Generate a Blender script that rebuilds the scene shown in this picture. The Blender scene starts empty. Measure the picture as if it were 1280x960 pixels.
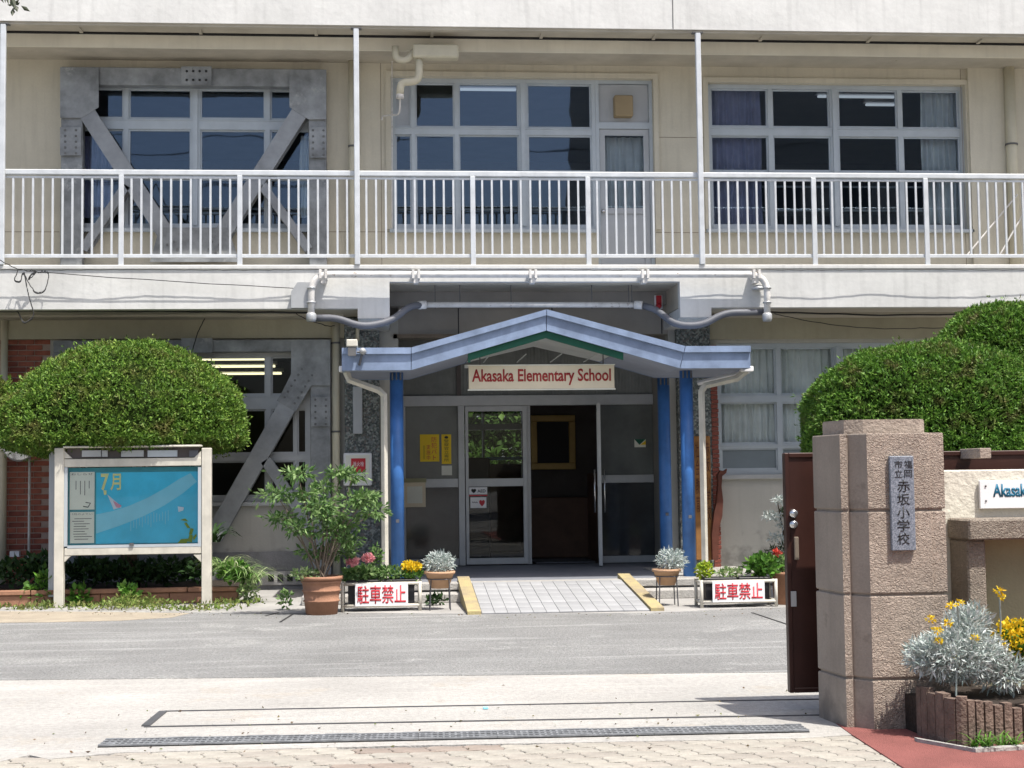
import bpy, bmesh, math, random
import numpy as np
from mathutils import Vector, Matrix
random.seed(7); np.random.seed(7)
D = bpy.data
S = bpy.context.scene
COL = S.collection
R = math.radians

# ------------------------------------------------------------------ camera
FOC = 1850.0                                   # focal length in photo pixels (1280 wide)
CZ = 1.45
TH, PH, RO = R(4.79), R(3.62), 0.0125
fw = Vector((math.sin(TH)*math.cos(PH), math.cos(TH)*math.cos(PH), math.sin(PH)))
r0 = Vector((math.cos(TH), -math.sin(TH), 0)); u0 = r0.cross(fw)
rt = r0*math.cos(RO) - u0*math.sin(RO); up = u0*math.cos(RO) + r0*math.sin(RO)
cam = D.cameras.new('camera'); cam.lens = 36*FOC/1280; cam.sensor_width = 36; cam.clip_end = 500
co = D.objects.new('camera', cam); COL.objects.link(co)
m = Matrix((rt, up, -fw)).transposed().to_4x4(); m.translation = (0, 0, CZ)
co.matrix_world = m
S.camera = co

# ------------------------------------------------------------------ world, sun, exposure
SUNV = Vector((-.30, .35, -1)).normalized()
w = D.worlds.new('World'); S.world = w; w.use_nodes = True
nt = w.node_tree; nt.nodes.clear()
sk = nt.nodes.new('ShaderNodeTexSky'); sk.sky_type = 'NISHITA'; sk.sun_disc = False
sk.sun_elevation = math.asin(-SUNV.z); sk.sun_rotation = math.atan2(-SUNV.x, -SUNV.y)
sk.air_density = .8; sk.dust_density = 3.5; sk.ozone_density = .6
bg = nt.nodes.new('ShaderNodeBackground'); bg.inputs[1].default_value = 0.13
ou = nt.nodes.new('ShaderNodeOutputWorld')
nt.links.new(sk.outputs[0], bg.inputs[0]); nt.links.new(bg.outputs[0], ou.inputs[0])
sun = D.lights.new('sun', 'SUN'); sun.energy = 4.0; sun.angle = R(0.5); sun.color = (1, .96, .9)
so = D.objects.new('sun', sun); COL.objects.link(so); so.rotation_euler = SUNV.to_track_quat('-Z', 'Y').to_euler()
so.location = (3, -4, 20)
S.view_settings.view_transform = 'Standard'; S.view_settings.look = 'None'
S.view_settings.exposure = 0.75; S.view_settings.gamma = 1; S.view_settings.use_curve_mapping = False
S.cycles.max_bounces = 8; S.cycles.transparent_max_bounces = 12

# ------------------------------------------------------------------ picture point -> place at a given depth
def ray(px, py):
    return fw + rt*((px-640)/FOC) + up*((480-py)/FOC)
def W(px, py, Y):
    d = ray(px, py); t = Y/d.y
    return t*d.x, CZ + t*d.z
def G(px, py, z=0.0):
    d = ray(px, py); t = (z-CZ)/d.z
    return t*d.x, t*d.y
def rect(a, b, c, d, Y):                       # left, top, right, bottom in the photo -> x0, x1, z0, z1
    my, mx = (b+d)/2, (a+c)/2
    return W(a, my, Y)[0], W(c, my, Y)[0], W(mx, d, Y)[1], W(mx, b, Y)[1]

YB, YW, YWIN, YD = 18.9, 20.1, 20.22, 21.4     # balcony edge, wall, window plane, entrance doors

# ------------------------------------------------------------------ materials
def _n(t, typ, **kw):
    n = t.nodes.new(typ)
    for k, v in kw.items(): setattr(n, k, v)
    return n
MATS = {}
def mat(name, col, rough=.7, metal=0.0, var=.12, scale=3.0, bump=0.0, bscale=60., col2=None, streak=0.0,
        col3=None, thr3=.62, scale3=1.2, spec=.4, fine=0.0, fscale=120., base=None, drag=0.0, rnd=0.0):
    mt = D.materials.new(name); mt.use_nodes = True; t = mt.node_tree; t.nodes.clear()
    o = _n(t, 'ShaderNodeOutputMaterial'); p = _n(t, 'ShaderNodeBsdfPrincipled')
    t.links.new(p.outputs[0], o.inputs[0])
    p.inputs['Roughness'].default_value = rough; p.inputs['Metallic'].default_value = metal
    p.inputs['Specular IOR Level'].default_value = spec
    tc = _n(t, 'ShaderNodeTexCoord')
    no = _n(t, 'ShaderNodeTexNoise'); no.inputs['Scale'].default_value = scale; no.inputs['Detail'].default_value = 6; no.inputs['Roughness'].default_value = .62
    t.links.new(tc.outputs['Object'], no.inputs['Vector'])
    cr = _n(t, 'ShaderNodeValToRGB'); c = Vector(col)
    cb = Vector(col2) if col2 else c*(1-var*1.6)
    cr.color_ramp.elements[0].position = .32; cr.color_ramp.elements[1].position = .68
    cr.color_ramp.elements[0].color = (*cb, 1); cr.color_ramp.elements[1].color = (*(c*(1+var*.5)), 1)
    t.links.new(no.outputs['Fac'], cr.inputs[0]); cur = cr.outputs[0]
    def mixc(fac, a, colb):
        mx = _n(t, 'ShaderNodeMix', data_type='RGBA'); t.links.new(fac, mx.inputs['Factor']); t.links.new(a, mx.inputs[6])
        if isinstance(colb, tuple) or isinstance(colb, Vector): mx.inputs[7].default_value = (*colb, 1)
        else: t.links.new(colb, mx.inputs[7])
        return mx.outputs[2]
    if streak:
        mp = _n(t, 'ShaderNodeMapping'); mp.inputs['Scale'].default_value = (9, 9, .7); t.links.new(tc.outputs['Object'], mp.inputs[0])
        n2 = _n(t, 'ShaderNodeTexNoise'); n2.inputs['Scale'].default_value = 1.3; n2.inputs['Detail'].default_value = 5
        t.links.new(mp.outputs[0], n2.inputs['Vector'])
        mr = _n(t, 'ShaderNodeMapRange'); mr.inputs[1].default_value = .52; mr.inputs[2].default_value = .78; mr.inputs[4].default_value = streak
        t.links.new(n2.outputs['Fac'], mr.inputs[0]); cur = mixc(mr.outputs[0], cur, c*.45)
    if col3:
        n3 = _n(t, 'ShaderNodeTexNoise'); n3.inputs['Scale'].default_value = scale3; n3.inputs['Detail'].default_value = 8; n3.inputs['Roughness'].default_value = .7
        t.links.new(tc.outputs['Object'], n3.inputs['Vector'])
        mr = _n(t, 'ShaderNodeMapRange'); mr.inputs[1].default_value = thr3; mr.inputs[2].default_value = thr3+.06
        t.links.new(n3.outputs['Fac'], mr.inputs[0]); cur = mixc(mr.outputs[0], cur, col3)
    if fine:
        n4 = _n(t, 'ShaderNodeTexNoise'); n4.inputs['Scale'].default_value = fscale; n4.inputs['Detail'].default_value = 2
        t.links.new(tc.outputs['Object'], n4.inputs['Vector'])
        mr = _n(t, 'ShaderNodeMapRange'); mr.inputs[1].default_value = .35; mr.inputs[2].default_value = .65; mr.inputs[4].default_value = fine
        t.links.new(n4.outputs['Fac'], mr.inputs[0]); cur = mixc(mr.outputs[0], cur, c*.4)
    if drag:                                   # long wear streaks along the driving direction
        mp = _n(t, 'ShaderNodeMapping'); mp.inputs['Scale'].default_value = (.22, 2.6, 1); mp.inputs['Rotation'].default_value = (0, 0, .03); t.links.new(tc.outputs['Object'], mp.inputs[0])
        n5 = _n(t, 'ShaderNodeTexNoise'); n5.inputs['Scale'].default_value = 1.5; n5.inputs['Detail'].default_value = 9; n5.inputs['Roughness'].default_value = .72
        t.links.new(mp.outputs[0], n5.inputs['Vector'])
        mr = _n(t, 'ShaderNodeMapRange'); mr.inputs[1].default_value = .53; mr.inputs[2].default_value = .66; mr.inputs[4].default_value = drag
        t.links.new(n5.outputs['Fac'], mr.inputs[0]); cur = mixc(mr.outputs[0], cur, c*1.35)
        mr = _n(t, 'ShaderNodeMapRange'); mr.inputs[1].default_value = .45; mr.inputs[2].default_value = .34; mr.inputs[4].default_value = drag*.8
        t.links.new(n5.outputs['Fac'], mr.inputs[0]); cur = mixc(mr.outputs[0], cur, c*.62)
    if base:                                   # splash dirt with an uneven upper edge
        sp = _n(t, 'ShaderNodeSeparateXYZ'); t.links.new(tc.outputs['Object'], sp.inputs[0])
        n6 = _n(t, 'ShaderNodeTexNoise'); n6.inputs['Scale'].default_value = 7; n6.inputs['Detail'].default_value = 6; t.links.new(tc.outputs['Object'], n6.inputs['Vector'])
        ma = _n(t, 'ShaderNodeMath', operation='MULTIPLY_ADD'); ma.inputs[1].default_value = 1.1; t.links.new(n6.outputs['Fac'], ma.inputs[0]); t.links.new(sp.outputs[2], ma.inputs[2])
        mr = _n(t, 'ShaderNodeMapRange'); mr.inputs[1].default_value = base+.62; mr.inputs[2].default_value = base+.36; mr.inputs[4].default_value = .62
        t.links.new(ma.outputs[0], mr.inputs[0]); cur = mixc(mr.outputs[0], cur, c*.38)
    if rnd:
        oi = _n(t, 'ShaderNodeObjectInfo'); mr = _n(t, 'ShaderNodeMapRange'); mr.inputs[4].default_value = rnd
        t.links.new(oi.outputs['Random'], mr.inputs[0]); cur = mixc(mr.outputs[0], cur, c*.5)
    t.links.new(cur, p.inputs['Base Color'])
    if bump:
        nb = _n(t, 'ShaderNodeTexNoise'); nb.inputs['Scale'].default_value = bscale; nb.inputs['Detail'].default_value = 4
        t.links.new(tc.outputs['Object'], nb.inputs['Vector'])
        b = _n(t, 'ShaderNodeBump'); b.inputs['Strength'].default_value = min(1, bump); b.inputs['Distance'].default_value = .02*max(1, bump)
        t.links.new(nb.outputs['Fac'], b.inputs['Height']); t.links.new(b.outputs[0], p.inputs['Normal'])
    MATS[name] = mt
    return mt

def leafmat(name, cols, trans=.25, rough=.55, clump=None, cscale=3.0):
    mt = D.materials.new(name); mt.use_nodes = True; t = mt.node_tree; t.nodes.clear()
    o = _n(t, 'ShaderNodeOutputMaterial'); p = _n(t, 'ShaderNodeBsdfPrincipled'); p.inputs['Roughness'].default_value = rough
    p.inputs['Specular IOR Level'].default_value = .3
    g = _n(t, 'ShaderNodeNewGeometry'); cr = _n(t, 'ShaderNodeValToRGB')
    e = cr.color_ramp.elements
    while len(e) < len(cols): e.new(.5)
    for i, c in enumerate(cols): e[i].position = i/(len(cols)-1); e[i].color = (*c, 1)
    t.links.new(g.outputs['Random Per Island'], cr.inputs[0]); cur = cr.outputs[0]
    if clump:
        tc = _n(t, 'ShaderNodeTexCoord'); no = _n(t, 'ShaderNodeTexNoise'); no.inputs['Scale'].default_value = cscale; no.inputs['Detail'].default_value = 3
        t.links.new(tc.outputs['Object'], no.inputs['Vector'])
        mr = _n(t, 'ShaderNodeMapRange'); mr.inputs[1].default_value = .52; mr.inputs[2].default_value = .7; mr.inputs[4].default_value = .8
        t.links.new(no.outputs['Fac'], mr.inputs[0])
        mx = _n(t, 'ShaderNodeMix', data_type='RGBA'); t.links.new(mr.outputs[0], mx.inputs['Factor']); t.links.new(cur, mx.inputs[6]); mx.inputs[7].default_value = (*clump, 1)
        cur = mx.outputs[2]
    t.links.new(cur, p.inputs['Base Color'])
    tr = _n(t, 'ShaderNodeBsdfTranslucent'); t.links.new(cur, tr.inputs[0])
    ms = _n(t, 'ShaderNodeMixShader'); ms.inputs[0].default_value = trans
    t.links.new(p.outputs[0], ms.inputs[1]); t.links.new(tr.outputs[0], ms.inputs[2]); t.links.new(ms.outputs[0], o.inputs[0])
    MATS[name] = mt; return mt

def glassmat(name, tint=(.75, .8, .82), ior=1.6, wob=.12, boost=1.0, refl=(1, 1, 1)):
    mt = D.materials.new(name); mt.use_nodes = True; t = mt.node_tree; t.nodes.clear()
    o = _n(t, 'ShaderNodeOutputMaterial'); tr = _n(t, 'ShaderNodeBsdfTransparent'); tr.inputs[0].default_value = (*tint, 1)
    gl = _n(t, 'ShaderNodeBsdfGlossy'); gl.inputs['Roughness'].default_value = .015; gl.inputs['Color'].default_value = (*refl, 1)
    fr = _n(t, 'ShaderNodeFresnel'); fr.inputs[0].default_value = ior
    tc = _n(t, 'ShaderNodeTexCoord'); no = _n(t, 'ShaderNodeTexNoise'); no.inputs['Scale'].default_value = .9
    t.links.new(tc.outputs['Object'], no.inputs['Vector'])
    b = _n(t, 'ShaderNodeBump'); b.inputs['Strength'].default_value = wob; b.inputs['Distance'].default_value = .02
    t.links.new(no.outputs['Fac'], b.inputs['Height']); t.links.new(b.outputs[0], gl.inputs['Normal'])
    mu = _n(t, 'ShaderNodeMath', operation='MULTIPLY'); mu.inputs[1].default_value = boost; mu.use_clamp = True
    t.links.new(fr.outputs[0], mu.inputs[0])
    ms = _n(t, 'ShaderNodeMixShader'); t.links.new(mu.outputs[0], ms.inputs[0]); t.links.new(tr.outputs[0], ms.inputs[1]); t.links.new(gl.outputs[0], ms.inputs[2])
    t.links.new(ms.outputs[0], o.inputs[0]); MATS[name] = mt; return mt

def emit(name, col, st):
    mt = D.materials.new(name); mt.use_nodes = True; t = mt.node_tree; t.nodes.clear()
    o = _n(t, 'ShaderNodeOutputMaterial'); e = _n(t, 'ShaderNodeEmission'); e.inputs[0].default_value = (*col, 1); e.inputs[1].default_value = st
    t.links.new(e.outputs[0], o.inputs[0]); MATS[name] = mt; return mt

def cellmat(name, cols, scale, rough=.6, bump=.6, stretch=(1, 1, 1), edge=None):
    """stone chippings: each voronoi cell one colour"""
    mt = D.materials.new(name); mt.use_nodes = True; t = mt.node_tree; t.nodes.clear()
    o = _n(t, 'ShaderNodeOutputMaterial'); p = _n(t, 'ShaderNodeBsdfPrincipled'); p.inputs['Roughness'].default_value = rough
    t.links.new(p.outputs[0], o.inputs[0])
    tc = _n(t, 'ShaderNodeTexCoord'); mp = _n(t, 'ShaderNodeMapping'); mp.inputs['Scale'].default_value = stretch
    t.links.new(tc.outputs['Object'], mp.inputs[0])
    v = _n(t, 'ShaderNodeTexVoronoi'); v.inputs['Scale'].default_value = scale; t.links.new(mp.outputs[0], v.inputs['Vector'])
    sp = _n(t, 'ShaderNodeSeparateColor'); t.links.new(v.outputs['Color'], sp.inputs[0])
    cr = _n(t, 'ShaderNodeValToRGB'); e = cr.color_ramp.elements; cr.color_ramp.interpolation = 'CONSTANT'
    while len(e) < len(cols): e.new(.5)
    for i, c in enumerate(cols): e[i].position = i/len(cols); e[i].color = (*c, 1)
    t.links.new(sp.outputs[0], cr.inputs[0]); t.links.new(cr.outputs[0], p.inputs['Base Color'])
    b = _n(t, 'ShaderNodeBump'); b.inputs['Strength'].default_value = bump; b.inputs['Distance'].default_value = .01; b.invert = True
    t.links.new(v.outputs['Distance'], b.inputs['Height']); t.links.new(b.outputs[0], p.inputs['Normal'])
    MATS[name] = mt; return mt

mat('white_plaster', (.61, .61, .585), .85, var=.08, scale=1.4, bump=.22, bscale=9, streak=.26, fine=.06, fscale=26, col3=(.42, .40, .36), thr3=.70, scale3=3.4)
mat('beige_wall', (.58, .54, .43), .85, var=.10, scale=.8, bump=.12, bscale=40, streak=.24, fine=.05, fscale=30)
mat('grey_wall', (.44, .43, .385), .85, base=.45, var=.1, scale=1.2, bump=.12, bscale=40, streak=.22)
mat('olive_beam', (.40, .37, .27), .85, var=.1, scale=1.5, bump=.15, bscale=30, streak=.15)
mat('soffit', (.46, .42, .34), .9, var=.12, scale=2, bump=.15, bscale=30, col3=(.3, .25, .2), thr3=.66, scale3=2.5)
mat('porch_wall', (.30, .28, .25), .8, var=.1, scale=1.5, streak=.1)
mat('plinth', (.22, .22, .22), .85, var=.2, scale=3, bump=.3, bscale=50)
mat('brace_steel', (.29, .305, .31), .55, .15, var=.3, scale=3.2, bump=.12, bscale=20, col3=(.36, .37, .36), thr3=.60, scale3=1.9)
mat('brace_steel_dark', (.30, .315, .325), .5, .2, var=.2, scale=2.6, bump=.12, bscale=20, col3=(.26, .265, .27), thr3=.66, scale3=1.6)
mat('bolt_steel', (.15, .155, .155), .8)
mat('aluminium', (.46, .505, .53), .45, .2, var=.06, scale=4)
mat('aluminium_grey', (.42, .43, .43), .42, .3, var=.07, scale=4)
mat('panel_grey', (.42, .44, .455), .6, var=.05, scale=3)
mat('rail_white', (.60, .625, .64), .42, .2, var=.10, scale=5, col3=(.42, .42, .41), thr3=.68, scale3=14)
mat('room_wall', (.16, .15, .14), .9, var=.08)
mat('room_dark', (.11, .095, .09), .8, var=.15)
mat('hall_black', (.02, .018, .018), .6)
mat('hall_wood', (.15, .08, .05), .6, var=.2)
mat('room_ceiling', (.30, .30, .29), .9, var=.05)
mat('curtain_blue', (.36, .37, .52), .9, var=.15, scale=4)
mat('curtain_pale', (.80, .84, .82), .9, var=.1, scale=4)
mat('curtain_grey', (.82, .83, .80), .9, var=.1, scale=4)
mat('pipe_beige', (.56, .52, .39), .6, var=.08, scale=3, streak=.12)
mat('pipe_white', (.66, .64, .60), .65, var=.14, scale=7, col3=(.30, .25, .21), thr3=.60, scale3=8)
mat('conduit_grey', (.11, .115, .13), .55, var=.1)
mat('cable_black', (.03, .03, .03), .6)
mat('canopy_blue', (.235, .305, .44), .48, .05, var=.2, scale=3.5, streak=.25, col3=(.15, .20, .33), thr3=.66, scale3=7)
mat('canopy_soffit', (.30, .33, .40), .6, var=.08)
mat('blue_paint', (.05, .165, .44), .42, var=.2, scale=3, col3=(.12, .20, .40), thr3=.68, scale3=10, streak=.25, base=.05)
mat('green_trim', (.008, .10, .06), .5, var=.1)
mat('polycarb', (.62, .64, .62), .5, var=.08)
mat('ribbed_panel', (.23, .24, .225), .6, var=.12, scale=5)
mat('sign_cream', (.72, .63, .46), .6, var=.05, scale=3)
mat('letter_red', (.33, .025, .025), .6, var=.05)
mat('red_paint', (.5, .02, .03), .5, var=.08)
mat('red_letter', (.55, .035, .05), .6, var=.1)
mat('sign_white', (.78, .78, .78), .5, var=.04)
mat('letter_blue', (.01, .13, .22), .5, var=.05)
mat('ink', (.02, .02, .02), .6)
mat('ink_grey', (.12, .12, .12), .6)
mat('yellow_print', (.85, .60, .02), .55, var=.04)
mat('paper', (.76, .76, .66), .7, var=.05)
mat('poster_blue', (.06, .56, .80), .5, var=.12, scale=2.5)
mat('poster_pale', (.24, .62, .76), .5, var=.06)
mat('felt_teal', (.08, .33, .38), .9)
mat('poster_yellow', (.78, .75, .32), .6)
mat('pink', (.65, .28, .38), .6)
mat('white_feather', (.6, .68, .75), .6)
mat('board_paint', (.60, .57, .49), .7, var=.12, scale=5, streak=.25, col3=(.38, .33, .27), thr3=.68, scale3=9, base=-.15)
mat('gold', (.50, .34, .12), .45, .3, var=.12)
mat('terracotta', (.32, .165, .10), .85, var=.15, scale=6, bump=.2, bscale=50, col3=(.5, .34, .24), thr3=.66, scale3=6)
mat('terracotta_pale', (.45, .28, .17), .85, var=.12, scale=6)
mat('brick_red', (.34, .11, .07), .85, var=.25, scale=6, bump=.4, bscale=60)
mat('brick_dark', (.22, .065, .045), .85, var=.25, scale=6, bump=.4, bscale=60)
mat('mortar', (.42, .31, .26), .9, var=.1, bump=.3)
mat('soil', (.035, .025, .018), .95, var=.3, scale=20, bump=1, bscale=40)
mat('asphalt', (.31, .31, .30), .92, var=.16, scale=.7, bump=1.5, bscale=60, fine=.6, fscale=36, col3=(.37, .37, .355), thr3=.56, scale3=.9, drag=.55)
mat('concrete', (.395, .382, .355), .9, var=.10, scale=.8, bump=.5, bscale=60, fine=.3, fscale=26, col3=(.365, .34, .30), thr3=.57, scale3=1.3, drag=.35)
mat('concrete_grey', (.36, .35, .33), .9, var=.14, scale=1.5, bump=.3, bscale=60, fine=.25, fscale=60)
mat('tan_stain', (.37, .32, .245), .92, var=.15, scale=3, bump=.5, bscale=120, fine=.2, fscale=80)
mat('paver_a', (.385, .36, .31), .88, var=.14, scale=9, bump=.4, bscale=70, fine=.18, fscale=70, rnd=.28)
mat('paver_b', (.36, .33, .285), .88, var=.14, scale=9, bump=.4, bscale=70, fine=.18, fscale=70, rnd=.28)
mat('paver_c', (.30, .25, .21), .88, var=.14, scale=9, bump=.4, bscale=70, fine=.18, fscale=70, rnd=.28)
mat('paving_bed', (.17, .15, .13), .95, var=.2, bump=.4)
mat('red_paving', (.30, .105, .09), .92, var=.14, scale=4, bump=.8, bscale=160, fine=.35, fscale=110)
mat('ramp_tile', (.34, .345, .35), .8, rnd=.3, var=.14, scale=2, bump=.12, bscale=80)
mat('ramp_bed', (.16, .16, .16), .9)
mat('platform_tile', (.20, .21, .235), .6, var=.1, scale=4)
mat('yellow_tile', (.42, .35, .16), .85, var=.2, scale=3, col2=(.27, .22, .16), bump=.3, bscale=60, fine=.25, fscale=70)
mat('grate_steel', (.26, .27, .28), .6, .3, var=.25, scale=14)
mat('drain_dark', (.02, .02, .02), .9)
mat('track_steel', (.13, .13, .135), .5, .5, var=.2)
mat('gate_brown', (.045, .016, .011), .42, .1, var=.15, scale=4)
mat('chrome', (.6, .6, .6), .2, .9, var=.03)
mat('wood_log', (.19, .135, .105), .9, rnd=.35, var=.3, scale=9, bump=.8, bscale=60)
mat('wood_board', (.30, .14, .04), .7, var=.2, scale=6)
mat('wood_dark', (.11, .032, .018), .7, var=.2, scale=6)
mat('bark', (.09, .065, .045), .95, var=.3, scale=12, bump=.8, bscale=50)
mat('stem_grey', (.20, .16, .12), .9, var=.2)
mat('black_plastic', (.02, .02, .022), .5)
mat('stone_smooth', (.335, .28, .23), .85, var=.16, scale=2.2, bump=.2, bscale=60, streak=.3, fine=.18, fscale=80, col3=(.22, .18, .145), thr3=.58, scale3=2.6, base=.12, rnd=.3)
mat('stone_cap', (.37, .305, .25), .85, var=.12, scale=3, bump=.5, bscale=60, fine=.25, fscale=60)
mat('wall_rough_white', (.62, .59, .50), .85, var=.08, scale=3, bump=.45, bscale=30, streak=.2)
mat('olive_panel', (.34, .33, .20), .85, var=.1, scale=3, bump=.2)
mat('stand_wire', (.10, .10, .11), .5, .3)
mat('vent_beige', (.30, .23, .13), .6, var=.08)
mat('opposite_wall', (.32, .30, .27), .9, var=.1)
mat('opposite_window', (.03, .035, .04), .2)
cellmat('chipping_stone', [(.05, .06, .06), (.16, .18, .18), (.10, .12, .11), (.24, .26, .24), (.07, .085, .08), (.13, .12, .11)], 42)
cellmat('plaque_granite', [(.11, .13, .16), (.19, .21, .25), (.15, .17, .20), (.25, .27, .31)], 190, .5, .1)

def rough_stone(name, col):
    """bush-hammered granite facing: ripples of chisel marks"""
    mt = mat(name, col, .9, var=.14, scale=3, fine=.3, fscale=60, streak=.2, col3=tuple(c*.62 for c in col), thr3=.60, scale3=2.4, base=.16, rnd=.25)
    t = mt.node_tree; p = [n for n in t.nodes if n.type == 'BSDF_PRINCIPLED'][0]; tc = [n for n in t.nodes if n.type == 'TEX_COORD'][0]
    mp = _n(t, 'ShaderNodeMapping'); mp.inputs['Scale'].default_value = (1, 1, 1.5); mp.inputs['Rotation'].default_value = (0, .5, 0)
    t.links.new(tc.outputs['Object'], mp.inputs[0])
    wv = _n(t, 'ShaderNodeTexNoise'); wv.inputs['Scale'].default_value = 44; wv.inputs['Detail'].default_value = 3; wv.inputs['Distortion'].default_value = 1.6
    t.links.new(mp.outputs[0], wv.inputs['Vector'])
    b = _n(t, 'ShaderNodeBump'); b.inputs['Strength'].default_value = 1; b.inputs['Distance'].default_value = .028
    t.links.new(wv.outputs['Fac'], b.inputs['Height']); t.links.new(b.outputs[0], p.inputs['Normal'])
    return mt
rough_stone('stone_rough', (.47, .385, .315))
rough_stone('stone_rough_grey', (.33, .28, .225))

glassmat('window_glass', (.93, .95, .96), 1.6, .14, 1.1, (.62, .78, .98))
glassmat('door_glass', (.85, .87, .86), 1.3, .08)
glassmat('board_glass', (.93, .95, .95), 1.2, .05)
mat('frosted_dark', (.15, .16, .15), .13, var=.15, scale=2)
mat('frosted_low', (.06, .063, .065), .08, var=.2, scale=2)
mat('frosted_grey', (.20, .235, .25), .4, var=.1, scale=2)
emit('tube_light', (1, .90, .55), 1.0)
emit('tube_light_dim', (.8, .9, 1), .28)
leafmat('topiary_leaf', [(.08, .165, .022), (.16, .30, .04), (.045, .10, .015), (.28, .42, .07), (.11, .23, .03), (.025, .06, .01)], .25, clump=(.19, .16, .06), cscale=4.5)
leafmat('topiary_leaf_dark', [(.055, .14, .018), (.12, .26, .03), (.03, .08, .012), (.20, .36, .055), (.08, .19, .025)], .25, clump=(.15, .12, .05), cscale=5)
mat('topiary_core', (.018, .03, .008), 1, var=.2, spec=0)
leafmat('nandina_leaf', [(.05, .12, .03), (.12, .23, .06), (.28, .40, .16), (.06, .13, .04), (.18, .29, .09)], .35)
leafmat('silver_leaf', [(.44, .49, .47), (.64, .68, .66), (.24, .31, .28), (.54, .59, .56)], .2, .9)
leafmat('weed_leaf', [(.06, .17, .02), (.12, .28, .035), (.04, .11, .02), (.19, .34, .06)], .3)
leafmat('ground_leaf', [(.10, .17, .03), (.20, .28, .06), (.06, .11, .02), (.30, .32, .10), (.14, .22, .04)], .3, clump=(.26, .24, .10), cscale=3)
leafmat('spider_leaf', [(.12, .26, .05), (.36, .44, .20), (.08, .18, .04), (.52, .56, .34)], .3)
leafmat('shade_leaf', [(.015, .04, .012), (.025, .06, .015), (.035, .08, .02)], .15)  # green darkened to paint in the deep shade under the dome bush
leafmat('pink_petal', [(.72, .30, .34), (.75, .42, .42), (.60, .2, .25)], .3)
leafmat('yellow_petal', [(.75, .48, .01), (.80, .62, .03), (.62, .38, .01)], .3)
leafmat('red_petal', [(.55, .05, .03), (.5, .09, .06)], .3)
leafmat('lime_leaf', [(.35, .42, .03), (.22, .36, .03), (.5, .5, .05)], .3)
leafmat('tree_leaf', [(.05, .10, .02), (.08, .16, .03), (.03, .07, .015), (.14, .24, .05)], .35)

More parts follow.
